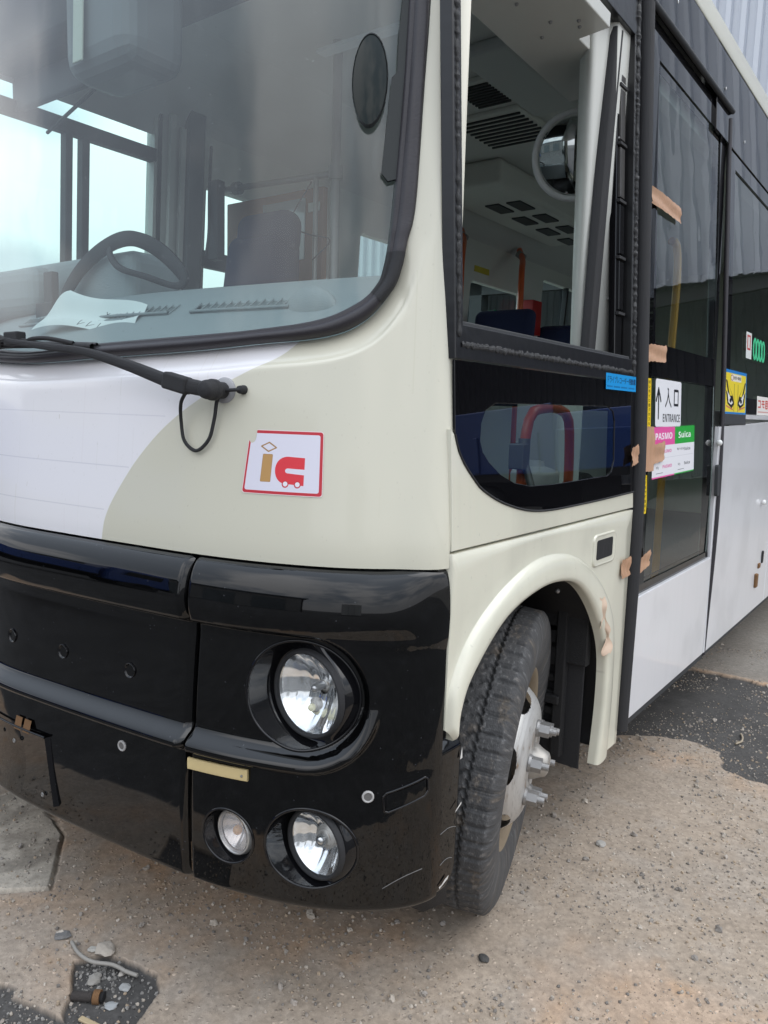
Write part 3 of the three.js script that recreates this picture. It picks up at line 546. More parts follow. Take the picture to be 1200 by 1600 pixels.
// ------------------------------------------------------------------ front wheel, steered towards the door side
function makeWheel() {
  const g = new THREE.Group(); g.name = 'wheel';
  const prof = [[-.085, .226], [-.098, .25], [-.104, .29], [-.105, .33], [-.100, .360], [-.092, .375], [-.086, .381]];
  const pts = [...prof]; for (let i = 0; i <= 44; i++) { const x = lerp(-.083, .083, i / 44); pts.push([x, .3865 - .004 * (x / .083) ** 2]); }
  pts.push(...prof.map(([x, r]) => [-x, r]).reverse());
  const nT = 900, PER = 60;
  const geo = gridGeo(nT, pts.length - 1, (u, v, i, j) => {
    let [x, r] = pts[j]; const a = u * 2 * Math.PI, ph = u * PER, ax = Math.abs(x), wear = .6 + .8 * fbm(u * 40, x * 60, 3, 91, 40);
    if (ax < .088 && r > .37) {
      let cut = 0;
      for (const c of [-.030, .030]) { const zz = c + .0035 * (2 * Math.abs(((ph * 2) % 1) - .5) - .5) * 2; cut = Math.max(cut, .0080 * smooth(.0048, .0032, Math.abs(x - zz))); }
      const fr = ((ph + (x > 0 ? .5 : 0)) % 1), lat = Math.abs(fr - .5);
      if (ax > .038) cut = Math.max(cut, .0048 * smooth(.080, .055, lat - .05 * (vnoise(Math.floor(ph), 3, 5) - .5)) * smooth(.038, .046, ax));
      else if (ax < .026) cut = Math.max(cut, .006 * smooth(.10, .07, Math.abs(((ph * 1 + x * 14) % 1 + 1) % 1 - .5)) * smooth(.004, .010, ax));
      const sip = Math.abs(((ph * 4) % 1) - .5); if (ax > .04) cut = Math.max(cut, .0025 * smooth(.12, .05, sip));
      r -= cut; r -= .0018 * (wear - 1) ;
    } else if (r > .355 && ax > .085) { const fr = Math.abs(((ph + (x > 0 ? .5 : 0)) % 1) - .5); r -= .0035 * smooth(.085, .06, fr); }
    else { x += Math.sign(x) * (.0012 * smooth(.0, .003, .0035 - Math.abs(r - .335)) + .0006 * (fbm(u * 60, r * 80, 2, 93, 60) - .5)); }
    return [x, r * Math.cos(a), r * Math.sin(a)];
  }, (u, v) => [u * 10, v * 1.6]);
  const tread = dataTex(1024, (u, v) => {       // mud dried brown and grey dust in the tread
    const a = fbm(u * 6, v * 6, 5, 95, 6), b = fbm(u * 50, v * 50, 3, 96, 50), k = .040 + .045 * b;
    const m = .6 * smooth(.56, .78, a * .7 + b * .3), q = smooth(.62, .8, b) * .05;
    return [lerp(k, .13, m) + q, lerp(k, .098, m) + q, lerp(k * 1.02, .066, m) + q].map((z) => z ** .4545);
  }, true);
  tread.repeat.set(.6, .5);
  mk('tyre', geo, std(col(1, 1, 1), .85, { map: tread, bumpMap: speck, bumpScale: .0012 }), g);
  mk('rim', new THREE.LatheGeometry([[.222, -.09], [.205, -.05], [.198, .0], [.200, .03], [.207, .055], [.216, .075], [.224, .084], [.232, .090], [.237, .088], [.236, .08]].map((q) => new THREE.Vector2(...q)), 96).rotateZ(-Math.PI / 2), M.rim, g);
  const dp = [[.201, .028], [.197, .045], [.190, .062], [.180, .080], [.168, .095], [.155, .107], [.142, .115], [.130, .120], [.118, .123], [.10, .1245], [.07, .1245], [.055, .1235], [.048, .119], [.047, .09]];
  const fine = []; for (let k = 0; k < dp.length - 1; k++) for (let q = 0; q < 8; q++) fine.push([lerp(dp[k][0], dp[k + 1][0], q / 8), lerp(dp[k][1], dp[k + 1][1], q / 8)]); fine.push(dp[dp.length - 1]);
  const NA = 540, hole = (u, r) => { const t = ((u * 6 + .27) % 1 + 1) % 1 - .5; return Math.hypot(t / .26, (r - .176) / .017) < 1; };
  mk('disc', gridGeo(NA, fine.length - 1, (u, v, i, j) => { const a = u * 2 * Math.PI; return [fine[j][1], fine[j][0] * Math.cos(a), fine[j][0] * Math.sin(a)]; }, undefined, (i, j) => !hole((i + .5) / NA, (fine[j][0] + fine[j + 1][0]) / 2)), M.silver, g);
  mk('hub', new THREE.LatheGeometry([[.0001, .168], [.020, .167], [.030, .162], [.035, .150], [.040, .140], [.045, .132], [.047, .12], [.047, .08]].map((q) => new THREE.Vector2(...q)), 32).rotateZ(-Math.PI / 2), std(col(.40, .38, .35), .45, { metalness: .6 }), g);
  mk('brake_drum', new THREE.CylinderGeometry(.19, .19, .08, 48).rotateZ(Math.PI / 2).translate(-.01, 0, 0), M.chassis, g);
  for (let k = 0; k < 6; k++) {
    const a = (k + .15) / 6 * 2 * Math.PI, y = .097 * Math.cos(a), z = .097 * Math.sin(a);
    const nut = mk('lug_nut', toCreasedNormals(merge([new THREE.CylinderGeometry(.0225, .021, .007, 24).rotateZ(Math.PI / 2).translate(.128, 0, 0), new THREE.CylinderGeometry(.0190, .0185, .026, 6).rotateZ(Math.PI / 2).translate(.144, 0, 0), new THREE.CylinderGeometry(.0095, .0090, .018, 14).rotateZ(Math.PI / 2).translate(.165, 0, 0)]), .5), M.steel, g);
    nut.position.set(0, y, z);
  }
  const v = mk('valve', bar([.075, -.150, .03], [.105, -.118, .02], .004, 8), M.steel, g);
  return g;
}
const wheelL = makeWheel();
{
  const place = (w, x, z, st, ca) => { const h = new THREE.Object3D(); h.rotation.set(0, st, 0); const q1 = h.quaternion.clone(), q2 = new THREE.Quaternion().setFromAxisAngle(V(0, 0, 1), ca); w.quaternion.copy(q1.multiply(q2)); w.position.set(x, .386, z); bus.add(w); };
  place(wheelL, -.165, -.12, .29, -.085);
  place(wheelL.clone(), -1.92, -.12, Math.PI + .36, .03);
  place(wheelL.clone(), -.16, -4.85, 0, 0); place(wheelL.clone(), -1.92, -4.85, Math.PI, 0);
}

// ------------------------------------------------------------------ driver-side-front opening: frame left without its glass
{
  const g = grp('side_window_frame', bus);
  mk('frame', sideShape([[.352, 1.360], [.352, 2.44], [-.652, 2.44], [-.652, 1.360]], .028, .004, .002, [[[.322, 1.425], [-.606, 1.425], [-.606, 2.30], [.322, 2.30]]]), phys(col(.012, .012, .013), .28, { bumpMap: speck, bumpScale: .0006 }), g);
  mk('sill_step', sideShape([[.326, 1.402], [.326, 1.432], [-.60, 1.432], [-.60, 1.402]], .055, .001, .002), M.darkGrey, g);
  // torn sealant left round the opening
  const ragged = (a, b, n, w, seed, d) => { const r = rng(seed), p = []; for (let i = 0; i <= n; i++) { const t = i / n; p.push([lerp(a[0], b[0], t) + (r() - .5) * w * .35, lerp(a[1], b[1], t) + (r() - .5) * w * .35, w * (.35 + .65 * r())]); }
    return gridGeo(n, 8, (u, v, i, j) => { const q = p[i], an = v * Math.PI * 2; const dz = b[0] - a[0], dy = b[1] - a[1], l = Math.hypot(dz, dy), nz = -dy / l, ny = dz / l; const c = Math.cos(an) * q[2], y = q[1] + ny * c; return [xs(y) + d + Math.sin(an) * q[2] * .7, y, q[0] + nz * c]; }); };
  const seal = std(col(.03, .03, .031), .5, { bumpMap: speck, bumpScale: .002 });
  mk('old_sealant', ragged([.33, 1.388], [-.62, 1.388], 190, .009, 3, .003), seal, g);
  mk('old_sealant', ragged([-.628, 1.38], [-.628, 2.42], 200, .012, 4, .004), seal, g);
  mk('old_sealant', ragged([-.612, 1.43], [-.612, 2.30], 160, .006, 6, .002), seal, g);
  mk('old_sealant', ragged([.338, 1.40], [.338, 2.42], 200, .008, 5, .004), seal, g);
  const r = rng(12), pr = []; for (let i = 0; i <= 60; i++) pr.push([.002 + .0035 * r()]);
  mk('primer_edge', gridGeo(1, 60, (u, v, i, j) => { const y = lerp(1.44, 2.29, v); return [xs(y) - .004 - .001 * u, y, lerp(.3225, .317 - pr[j][0], u)]; }), M.whitePlastic, g);
  mk('rear_channel', sideShape([[-.545, 1.43], [-.545, 2.30], [-.60, 2.30], [-.60, 1.43]], .02, -.022, .002), M.blackGloss, g);
  for (let k = 0; k < 6; k++) { const y = 1.545 + k * .152; mk('channel_notch', sideShape([[-.548, y], [-.548, y + .008], [-.598, y + .008], [-.598, y]], .012, -.012, .001), M.rubberDull, g); }
  for (let k = 0; k < 5; k++) { const y = 1.56 + k * .152; mk('channel_cover', sideShape([[-.558, y], [-.558, y + .132], [-.592, y + .132], [-.592, y]], .008, -.016, .0015), k > 1 ? std(col(.055, .052, .05), .4, { bumpMap: speck, bumpScale: .002 }) : M.blackGloss, g); }
}
// ------------------------------------------------------------------ passenger door
const door = grp('passenger_door', bus);
{
  const z0 = -.735, z1 = -1.705;
  mk('door_frame', sideShape([[z0, .300], [z0, 2.432], [z1, 2.432], [z1, .300]], .03, -.012, .002, [rect(-.868, -1.615, 1.492, 2.335), rect(-.84, -1.62, .735, 1.392), [[-.745, .71], [-1.64, .71], [-1.64, .315], [-.745, .315]]]), M.frit, door);
  mk('upper_glass', sidePatch(-.866, -1.617, 1.49, 2.337, -.016, 10, 10), M.darkGlass, door);
  mk('lower_glass', sidePatch(-.838, -1.622, .733, 1.394, -.016, 10, 10), M.darkGlass, door);
  mk('glass_edge', sidePatch(-1.595, -1.612, .738, 1.39, -.0135), phys(col(.35, .42, .40), .1, { transmission: .6, thickness: 0 }), door);
  mk('lower_panel', sideShape([[-.722, .312], [-.722, .706], [-1.637, .712], [-1.637, .312]], .02, .000, .0025), M.white, door);
  mk('front_seal', tube([[xs(.30) - .004, .30, -.688], [xs(1) - .004, 1.0, -.688], [xs(1.7) + .001, 1.7, -.695], [xs(2.42) + .001, 2.42, -.70]], .024, 30, 14), M.rubberDull, door);
  mk('rear_seal', tube([[xs(.30) - .006, .30, -1.668], [xs(1) - .004, 1.0, -1.685], [xs(2.42) - .004, 2.42, -1.715]], .009, 20, 10), M.rubber, door);
  mk('hinge_rail', tube([[xs(2.44) + .004, 2.446, -.74], [xs(2.44) + .004, 2.446, -1.72]], .010, 10, 10), M.darkGrey, door);
  mk('threshold', box(-.10, -.006, .285, .305, -.70, -1.66, .003), M.darkGrey, door);
  for (const [z, y] of [[-1.64, 1.172]]) { const o = mk('knob', new THREE.SphereGeometry(.012, 16, 12), M.whitePlastic, door); o.position.set(xs(y) + .004, y, z); }
  mk('handle', sideShape(rrect(-1.628, -1.66, .96, 1.085, .01), .014, .006, .002), M.darkGrey, door);
}
// ------------------------------------------------------------------ stickers on the door side
function stroke(x, P, w, c) { x.strokeStyle = c; x.lineWidth = w; x.lineCap = 'round'; x.lineJoin = 'round'; for (const l of P) { x.beginPath(); l.forEach(([a, b], i) => (i ? x.lineTo(a, b) : x.moveTo(a, b))); x.stroke(); } }
const glyph = {                                  // strokes on a 10 x 10 square
  do: [[[4, 1], [4, 9.5]], [[4, 4.5], [7.5, 6.5]], [[6.5, 1], [7.3, 2.3]], [[8.2, .6], [9, 1.9]]], ra: [[[2, 1.5], [8, 1.5]], [[1.5, 4], [8.5, 4], [7.5, 7], [4, 9.5]]], i: [[[8, .8], [5, 4], [1.5, 6]], [[5.3, 4], [5.3, 9.6]]],
  bu: [[[1.5, 2.5], [7.5, 2.5], [6.5, 6.5], [3, 9.5]], [[8, .5], [8.6, 1.6]], [[9.2, .3], [9.8, 1.4]]], re: [[[2.5, 1], [2.5, 9], [6, 7.5], [8.8, 4.5]]], ko: [[[1.8, 2], [8, 2], [8, 8.6]], [[1.5, 8.6], [8.5, 8.6]]],
  dash: [[[1, 5], [9, 5]]], da: [[[4, .8], [3.2, 3], [1.2, 5.5]], [[3.3, 2.8], [7.5, 2.8], [6.5, 6.5], [3, 9.5]], [[3.2, 5], [6.5, 6.8]], [[8.3, .5], [9, 1.6]]],
  tou: [[[.5, 3], [3.2, 3]], [[2, .8], [2, 9], [1, 9]], [[.5, 6.5], [3.2, 5.5]], [[4, 2], [9.5, 2]], [[5.5, .8], [5.5, 3]], [[8, .8], [8, 3]], [[4.5, 4.5], [9, 4.5]], [[5, 6], [5, 9], [8.8, 9], [8.8, 6], [5, 6]]],
  sai: [[[.5, 2], [6, 2]], [[3, .6], [3, 3.4]], [[.3, 3.6], [9.6, 3.6]], [[1, 5], [5.4, 5], [5.4, 7.4], [1, 7.4], [1, 5]], [[.4, 8.6], [6, 8.6]], [[3.2, 3.8], [3.2, 9.8]], [[6.8, .8], [7.6, 6], [9.6, 9.5]], [[9, 5], [6.5, 8.8]]],
  sha: [[[1.5, 1.6], [8.5, 1.6]], [[5, .4], [5, 9.8]], [[2, 3], [8, 3], [8, 6.6], [2, 6.6], [2, 3]], [[2, 4.8], [8, 4.8]], [[.6, 8], [9.4, 8]]],
  hairu: [[[4, .8], [5, 1.2], [4.6, 4], [3, 7.2], [.6, 9.6]], [[4.9, 3.2], [6.5, 7], [9.4, 9.6]]], kuchi: [[[1.6, 1.6], [8.4, 1.6], [8.4, 9], [1.6, 9], [1.6, 1.6]]],
  mo: [[[2, 2], [8, 2]], [[1.2, 5], [8.8, 5]], [[5, 2], [4.8, 8], [8.4, 8.6]]], ba: [[[3, 3], [1, 8]], [[6.5, 3], [9, 8]], [[7.5, 1], [8, 2]]], ru: [[[3, 2], [3, 6], [1.4, 9]], [[6, 1.5], [6, 8.8], [9, 6]]],
  ni: [[[2, 1], [2, 9]], [[5, 3], [9, 3]], [[5, 8], [9, 8.2]]], ga: [[[1, 3.5], [7, 3.5], [6.2, 9]], [[4, 1], [3, 6], [1.4, 9]], [[8, 2], [9.4, 4.5]]], chu: [[[1, 1.5], [2.4, 2.6]], [[.6, 4.6], [2, 5.6]], [[.8, 9], [2.8, 6.8]], [[6, .6], [6.8, 1.8]], [[3.6, 3], [9.4, 3]], [[4.2, 5.8], [9, 5.8]], [[6.5, 3], [6.5, 9]], [[3.4, 9], [9.6, 9]]],
  me: [[[2, 1.5], [8, 1.5], [8, 9.4], [2, 9.4], [2, 1.5]], [[2, 4], [8, 4]], [[2, 6.6], [8, 6.6]]],
};
function write(x, keys, ox, oy, size, dx, dy, w, c) { keys.forEach((k, i) => stroke(x, glyph[k].map((l) => l.map(([a, b]) => [ox + dx * i + a * size / 10, oy + dy * i + b * size / 10])), w, c)); }
const stk = (name, parent, geo, tex, o = {}) => mk(name, geo, phys(col(.92, .92, .92), .35, { map: tex, ...o }), parent);
stk('blue_notice', bus, sidePatch(-.412, -.648, 1.334, 1.377, .0045), canvasTex(512, 100, (x, w, h) => {
  x.fillStyle = '#1b9ae0'; x.fillRect(0, 0, w, h); write(x, ['do', 'ra', 'i', 'bu', 're', 'ko', 'dash', 'da', 'dash', 'tou', 'sai', 'sha'], 12, 16, 42, 41, 0, 5, '#0a2c55');
  x.fillStyle = '#0d3f78'; for (let i = 0; i < 26; i++) if (i % 7 !== 5) x.fillRect(20 + i * 18, 76, 11, 9);
}));
stk('yellow_strip', door, sidePatch(-.768, -.830, 1.13, 1.382, -.009, 2, 10), canvasTex(80, 640, (x, w, h) => { x.fillStyle = '#f2cf12'; x.fillRect(0, 0, w, h); const k = ['ni', 'ga', 'chu', 'i', 'do', 'ru', 'mo', 'me', 'ko', 're']; for (let i = 0; i < 17; i++) { write(x, [k[(i * 3) % 10]], 8, 14 + i * 36, 26, 0, 0, 3.5, '#2c2608'); write(x, [k[(i * 7 + 2) % 10]], 46, 14 + i * 36, 26, 0, 0, 3.5, '#2c2608'); } }));
stk('yellow_strip', door, sidePatch(-.772, -.803, .965, 1.085, -.009, 2, 10), canvasTex(40, 320, (x, w, h) => { x.fillStyle = '#f2cf12'; x.fillRect(0, 0, w, h); const k = ['ni', 'ga', 'chu', 'i', 'do', 'ru', 'mo', 'me']; for (let i = 0; i < 8; i++) write(x, [k[(i * 3) % 8]], 7, 12 + i * 38, 25, 0, 0, 3.5, '#2c2608'); }));
stk('entrance_sign', door, sidePatch(-.872, -1.150, 1.234, 1.385, -.0085), canvasTex(560, 330, (x, w, h) => {
  x.fillStyle = '#f1f1f4'; x.beginPath(); x.roundRect(0, 0, w, h, 24); x.fill();
  stroke(x, [[[62, 270], [62, 70]], [[16, 150], [62, 66], [110, 150]]], 22, '#16161a');
  stroke(x, glyph.hairu.map((l) => l.map(([a, b]) => [200 + a * 14, 50 + b * 14])), 16, '#16161a'); stroke(x, glyph.kuchi.map((l) => l.map(([a, b]) => [380 + a * 13, 46 + b * 14])), 18, '#16161a');
  x.fillStyle = '#16161a'; x.font = 'bold 78px sans-serif'; x.fillText('ENTRANCE', 150, 296, 390);
}));
stk('card_notice', door, sidePatch(-.848, -1.325, 1.068, 1.232, -.0085, 4, 4, .008), canvasTex(720, 520, (x, w, h) => {
  x.fillStyle = '#f3f2f5'; x.fillRect(0, 0, w, h); x.fillStyle = '#ee5fa8'; x.fillRect(0, 0, w / 2, 190); x.fillStyle = '#2fae3f'; x.fillRect(w / 2, 0, w / 2, 190);
  x.fillStyle = '#fff'; x.font = 'bold 92px sans-serif'; x.fillText('PASMO', 40, 128, 280); x.fillText('Suica', 420, 128, 240);
  x.fillStyle = '#e0559c'; x.font = 'bold 46px sans-serif'; x.fillText('PASMO', 150, 270, 180); x.fillText('PASMO', 160, 428, 180); x.fillStyle = '#3a3a3e'; x.fillText('Suica', 530, 270, 150); x.fillText('Suica', 530, 428, 150);
  write(x, ['mo', 'ba', 'i', 'ru'], 400, 232, 30, 32, 0, 5, '#3a3a3e'); write(x, ['mo', 'ba', 'i', 'ru'], 24, 232, 30, 31, 0, 5, '#e0559c'); x.font = '34px sans-serif'; x.fillText('My', 420, 425); x.fillText('My', 60, 425);
  x.strokeStyle = '#b9b9bf'; x.lineWidth = 3; x.setLineDash([10, 6]); x.beginPath(); x.moveTo(20, 320); x.lineTo(w - 20, 320); x.stroke(); x.setLineDash([]);
  x.fillStyle = '#3a3a3e'; x.fillRect(60, 470, 110, 5); x.fillRect(420, 470, 110, 5); x.fillStyle = '#ee5fa8'; x.fillRect(0, h - 14, w / 2, 14); x.fillStyle = '#2fae3f'; x.fillRect(w / 2, h - 14, w / 2, 14);
}));

// ------------------------------------------------------------------ body behind the door
{
  const rear = grp('rear_side_body', bus);
  mk('lower_panel', sideShape([[-1.650, .312], [-1.655, 1.235], [-2.845, 1.265], [-2.845, .312]], .02, .001, .003), M.white, rear);
  mk('lower_panel', sideShape([[-2.855, .312], [-2.855, 1.265], [-6.2, 1.265], [-6.2, .312], [-5.33, .312], [-5.30, .6], [-5.15, .80], [-4.85, .88], [-4.55, .80], [-4.40, .6], [-4.37, .312]], .02, .001, .003), M.white, rear);
  mk('window_band', sideShape([[-1.73, 1.29], [-1.73, 2.318], [-6.2, 2.318], [-6.2, 1.29]], .012, -.006, .002, [rect(-1.83, -2.95, 1.36, 2.262), rect(-3.05, -4.15, 1.36, 2.262), rect(-4.25, -5.35, 1.36, 2.262)]), M.frit, rear);
  for (const [a, b] of [[-1.82, -2.96], [-3.04, -4.16], [-4.24, -5.36]]) mk('window', sidePatch(a, b, 1.35, 2.272, -.012, 8, 8), M.darkGlass, rear);
  mk('drip_channel', sideShape([[-1.715, 1.243], [-1.715, 1.288], [-2.10, 1.288], [-2.10, 1.243]], .02, .004, .002), M.darkGrey, rear);
  mk('trim_strip', sideShape([[-2.105, 1.268], [-2.105, 1.288], [-6.2, 1.288], [-6.2, 1.268]], .015, .003, .002), M.white, rear);
  mk('skirt', box(-.06, -.005, .292, .310, -1.66, -4.3, .003), M.darkGrey, rear);
  mk('skirt', box(-.06, -.005, .292, .310, -.53, -.66, .003), M.darkGrey, rear);
  for (const [z, y] of [[-2.59, .861]]) { const o = mk('snap_button', new THREE.SphereGeometry(.014, 14, 10), M.whitePlastic, rear); o.scale.set(.7, 1, 1); o.position.set(xs(y) + .006, y, z); }
  mk('latch', box(-.004, .012, .43, .50, -2.60, -2.56, .006), M.rust, rear); mk('latch_catch', box(-.004, .006, .52, .545, -2.66, -2.62, .004), M.rust, rear);
  mk('latch_hole', sideShape(rrect(-2.70, -2.735, .535, .60, .014), .006, .003, .001), M.chassis, rear);
  mk('corner_pillar', sideShape([[-.656, .30], [-.656, 2.44], [-.668, 2.44], [-.668, .30]], .04, -.02, .001), M.chassis, rear);
  mk('upper_band', sideShape([[.30, 2.448], [.30, 2.632], [-1.50, 2.632], [-1.50, 2.448]], .012, .000, .002), M.frit, rear);
  mk('upper_band', sideShape([[-1.506, 2.322], [-1.506, 2.632], [-6.2, 2.632], [-6.2, 2.322]], .012, -.002, .002), M.frit, rear);
  for (const [z, y] of [[-1.62, 2.50], [-1.95, 2.40], [-1.0, 2.55]]) { const o = mk('drip_spot', new THREE.SphereGeometry(.006, 8, 6), M.whitePlastic, rear); o.scale.set(.3, 1, .8); o.position.set(xs(y) + .001, y, z); }
  stk('eyes_poster', rear, sidePatch(-1.742, -2.128, 1.283, 1.468, -.0035, 4, 4), canvasTex(420, 400, (x, w, h) => {
    x.fillStyle = '#2b86d2'; x.fillRect(0, 0, w, h); x.fillStyle = '#f4dc3c'; x.fillRect(10, 28, w - 24, h - 56);
    x.fillStyle = '#efe9da'; x.fillRect(110, 34, 200, 62); x.strokeStyle = '#7c1c22'; x.lineWidth = 6; x.beginPath(); x.arc(128, 66, 24, 0, 7); x.stroke(); write(x, ['chu', 'me', 'i', 'sai', 'me'], 158, 48, 30, 29, 0, 4, '#34302a');
    const eye = (m) => { const X = (a) => 210 + m * a; x.fillStyle = '#1c1a1e'; x.beginPath(); x.moveTo(X(36), 300); x.lineTo(X(60), 230); x.lineTo(X(180), 90); x.lineTo(X(196), 96); x.lineTo(X(150), 220); x.lineTo(X(196), 180); x.lineTo(X(160), 300); x.lineTo(X(80), 340); x.closePath(); x.fill(); x.fillStyle = '#f4dc3c'; x.beginPath(); x.moveTo(X(70), 226); x.lineTo(X(170), 100); x.lineTo(X(120), 230); x.closePath(); x.fill(); x.fillStyle = '#f6f4ee'; x.beginPath(); x.moveTo(X(58), 290); x.lineTo(X(166), 190); x.lineTo(X(140), 290); x.lineTo(X(90), 308); x.closePath(); x.fill(); x.fillStyle = '#1c1a1e'; x.beginPath(); x.arc(X(104), 270, 20, 0, 7); x.fill(); x.strokeStyle = '#c86a6a'; x.lineWidth = 12; x.beginPath(); x.moveTo(X(60), 350); x.lineTo(X(180), 320); x.stroke(); };
    eye(1); eye(-1); x.fillStyle = '#2c2a2a'; x.fillRect(170, 120, 6, 250); x.fillRect(244, 120, 6, 250);
  }));
  stk('red_notice', rear, sidePatch(-2.36, -2.75, 1.290, 1.378, -.0035), canvasTex(300, 120, (x, w, h) => { x.fillStyle = '#f3efe9'; x.fillRect(0, 0, w, h); write(x, ['ko', 'mo', 'me'], 14, 18, 60, 64, 0, 9, '#d33a30'); write(x, ['sha', 'ni'], 206, 18, 60, 50, 0, 9, '#d33a30'); x.fillStyle = '#d9a39c'; x.fillRect(18, 96, 260, 8); }));
  stk('green_marks', rear, sidePatch(-2.10, -2.52, 1.52, 1.655, -.0035), canvasTex(420, 260, (x, w, h) => { x.clearRect(0, 0, w, h); x.fillStyle = '#e9ece9'; x.fillRect(0, 10, 110, 220); x.strokeStyle = '#c23a3a'; x.lineWidth = 16; x.strokeRect(30, 40, 50, 110); x.strokeStyle = '#4fd197'; x.lineWidth = 26; for (let i = 0; i < 4; i++) { x.beginPath(); x.ellipse(180 + i * 62, 130, 28, 84, 0, 0, 7); x.stroke(); } }), { alphaTest: .5 });
}
// ------------------------------------------------------------------ brown packing tape
{
  const T = (z0, z1, y0, y1, d, sk, seed) => { const r = rng(seed); const w = []; for (let i = 0; i < 60; i++) w.push(r()); return gridGeo(16, 8, (u, v, i, j) => { const fray = (i === 16 || i === 0) ? .010 * (w[j] - .5) : 0, z = lerp(z0, z1, u) + fray, y = lerp(y0, y1, v) + sk * u + .004 * (w[i + 20] - .5); return [xs(y) + d + .0022 * Math.abs(Math.sin(u * 9 + seed)) * w[(i + seed) % 40] + .002 * Math.sin(v * 7 + u * 3), y, z]; }); };
  const tp = grp('packing_tape', bus);
  for (const a of [[-.795, -1.10, 1.900, 1.950, -.006, -.0, 1], [-.728, -.955, 1.428, 1.480, -.004, .012, 2], [-.735, -.955, 1.108, 1.168, -.003, .02, 3], [-.705, -.80, 1.10, 1.235, .012, .0, 4], [-.60, -.66, 1.122, 1.175, .012, .01, 5], [-.75, -.862, .775, .825, -.004, .022, 6], [-.572, -.650, .795, .852, .006, .0, 7]]) mk('tape', T(...a), M.tape, tp);
  // torn scrap on the arch edge
  mk('torn_scrap', gridGeo(6, 24, (u, v) => { const y = lerp(.60, .775, v), zz = lerp(-.463, -.395, smooth(.1, 1, v)); return [.027 + .004 * Math.sin(v * 17 + u * 4) - .012 * u, y + .005 * Math.sin(u * 5 + v * 9), zz + (u - .3) * .022 * (1 + .7 * Math.sin(v * 15))]; }), std(col(.72, .55, .42), .6), tp);
}
// ------------------------------------------------------------------ roof, far side, back
{
  const roof = grp('roof', bus);
  const prof = [[0, 2.634], [.004, 2.64], [.004, 2.705], [-.006, 2.715], [-.06, 2.74], [-.25, 2.79], [-.6, 2.83], [-1.04, 2.845]].map(([x, y]) => [xs(2.65) + x, y]);
  const full = [...prof, ...prof.slice(0, -1).reverse().map(([x, y]) => [2 * XC - x, y])];
  mk('roof_skin', loft([.36, .30, .1, -1.5, -3, -4.6, -6.1, -6.22].map((z, k) => full.map(([x, y]) => [x, y - (k === 0 || k === 7 ? .06 : 0), z]))), M.cream, roof);
  const fw = grp('offside_wall', bus), xF = (y) => 2 * XC - xs(y);
  const W = [rrect(.26, -.44, 1.50, 2.42, .05), rrect(-.71, -1.45, 1.50, 2.195, .02), rrect(-1.78, -2.62, 1.42, 2.21, .02), rrect(-2.97, -3.74, 1.42, 2.14, .04), rrect(-4.05, -5.0, 1.42, 2.30, .02)];
  const sh = new THREE.Shape([[.36, .30], [.36, 2.70], [-6.2, 2.70], [-6.2, .30]].map(([z, y]) => new THREE.Vector2(-z, y))); for (const w of W) sh.holes.push(new THREE.Path(w.map(([z, y]) => new THREE.Vector2(-z, y))));
  const eg = new THREE.ExtrudeGeometry(sh, { depth: .05, bevelEnabled: false }); { const p = eg.attributes.position; for (let i = 0; i < p.count; i++) { const Y = p.getY(i); p.setXYZ(i, xF(Y) + p.getZ(i), Y, -p.getX(i)); } eg.computeVertexNormals(); }
  mk('wall_skin', eg, M.interior, fw);
  const pane = (z0, z1, y0, y1) => gridGeo(1, 1, (u, v) => { const y = lerp(y0, y1, v); return [xF(y) + .02, y, lerp(z0, z1, u)]; });
  for (const [a, b, c, d] of [[.27, -.45, 1.49, 2.43], [-.70, -1.46, 1.49, 2.20], [-1.77, -2.63, 1.41, 2.22], [-2.96, -3.75, 1.41, 2.15], [-4.04, -5.01, 1.41, 2.31]]) mk('window_pane', pane(a, b, c, d), M.tinted, fw);
  const fr = (z0, z1, y0, y1, n = 'window_bar') => mk(n, gridBox(z0, z1, y0, y1), M.darkGrey, fw);
  function gridBox(z0, z1, y0, y1) { const g = box(-.02, .02, y0, y1, z0, z1, .004); return xform(g, (x, y, z) => [xF(y) + .035 + x, y, z]); }
  fr(.27, -.45, 2.225, 2.275); fr(-.055, -.083, 1.5, 2.23); fr(-.122, -.152, 1.5, 2.23); fr(-.70, -1.46, 1.86, 1.93); fr(-1.10, -1.14, 1.5, 2.2); fr(-2.2, -2.23, 1.42, 2.21); fr(-4.5, -4.53, 1.42, 2.30);
  fr(-.455, -.475, 1.4, 2.5, 'pillar_trim'); mk('pillar_strip', xform(box(-.01, .01, 1.45, 2.42, -.495, -.525), (x, y, z) => [xF(y) + .07 + x, y, z]), M.interior, fw); mk('pillar_strip', xform(box(-.01, .01, 1.45, 2.38, -.55, -.575), (x, y, z) => [xF(y) + .07 + x, y, z]), M.interior, fw);
  mk('pillar_box', xform(box(-.03, .03, 1.2, 2.5, -.585, -.665), (x, y, z) => [xF(y) + .06 + x, y, z]), std(col(.16, .17, .17), .6), fw);
  const bk = grp('back_wall', bus); mk('panel', box(-2.06, -.02, .30, 2.66, -6.24, -6.2), M.cream, bk);
  // inner lining of the door side
  const ln = grp('inner_lining', bus);
  mk('lower_lining', box(-.08, -.065, .94, 1.02, -.64, .30), M.interior, ln); mk('lower_lining', box(-.08, -.065, .34, 1.30, -6.2, -1.75), M.interior, ln);
  mk('upper_lining', box(-.19, -.14, 2.31, 2.62, -6.2, .2), M.interior, ln);
  mk('floor', box(-2.0, -.07, .345, .36, -6.2, -.52), std(col(.10, .10, .10), .8), ln); mk('front_deck', box(-2.0, -.75, .62, .66, -.9, .45), std(col(.08, .08, .08), .8), ln);
}

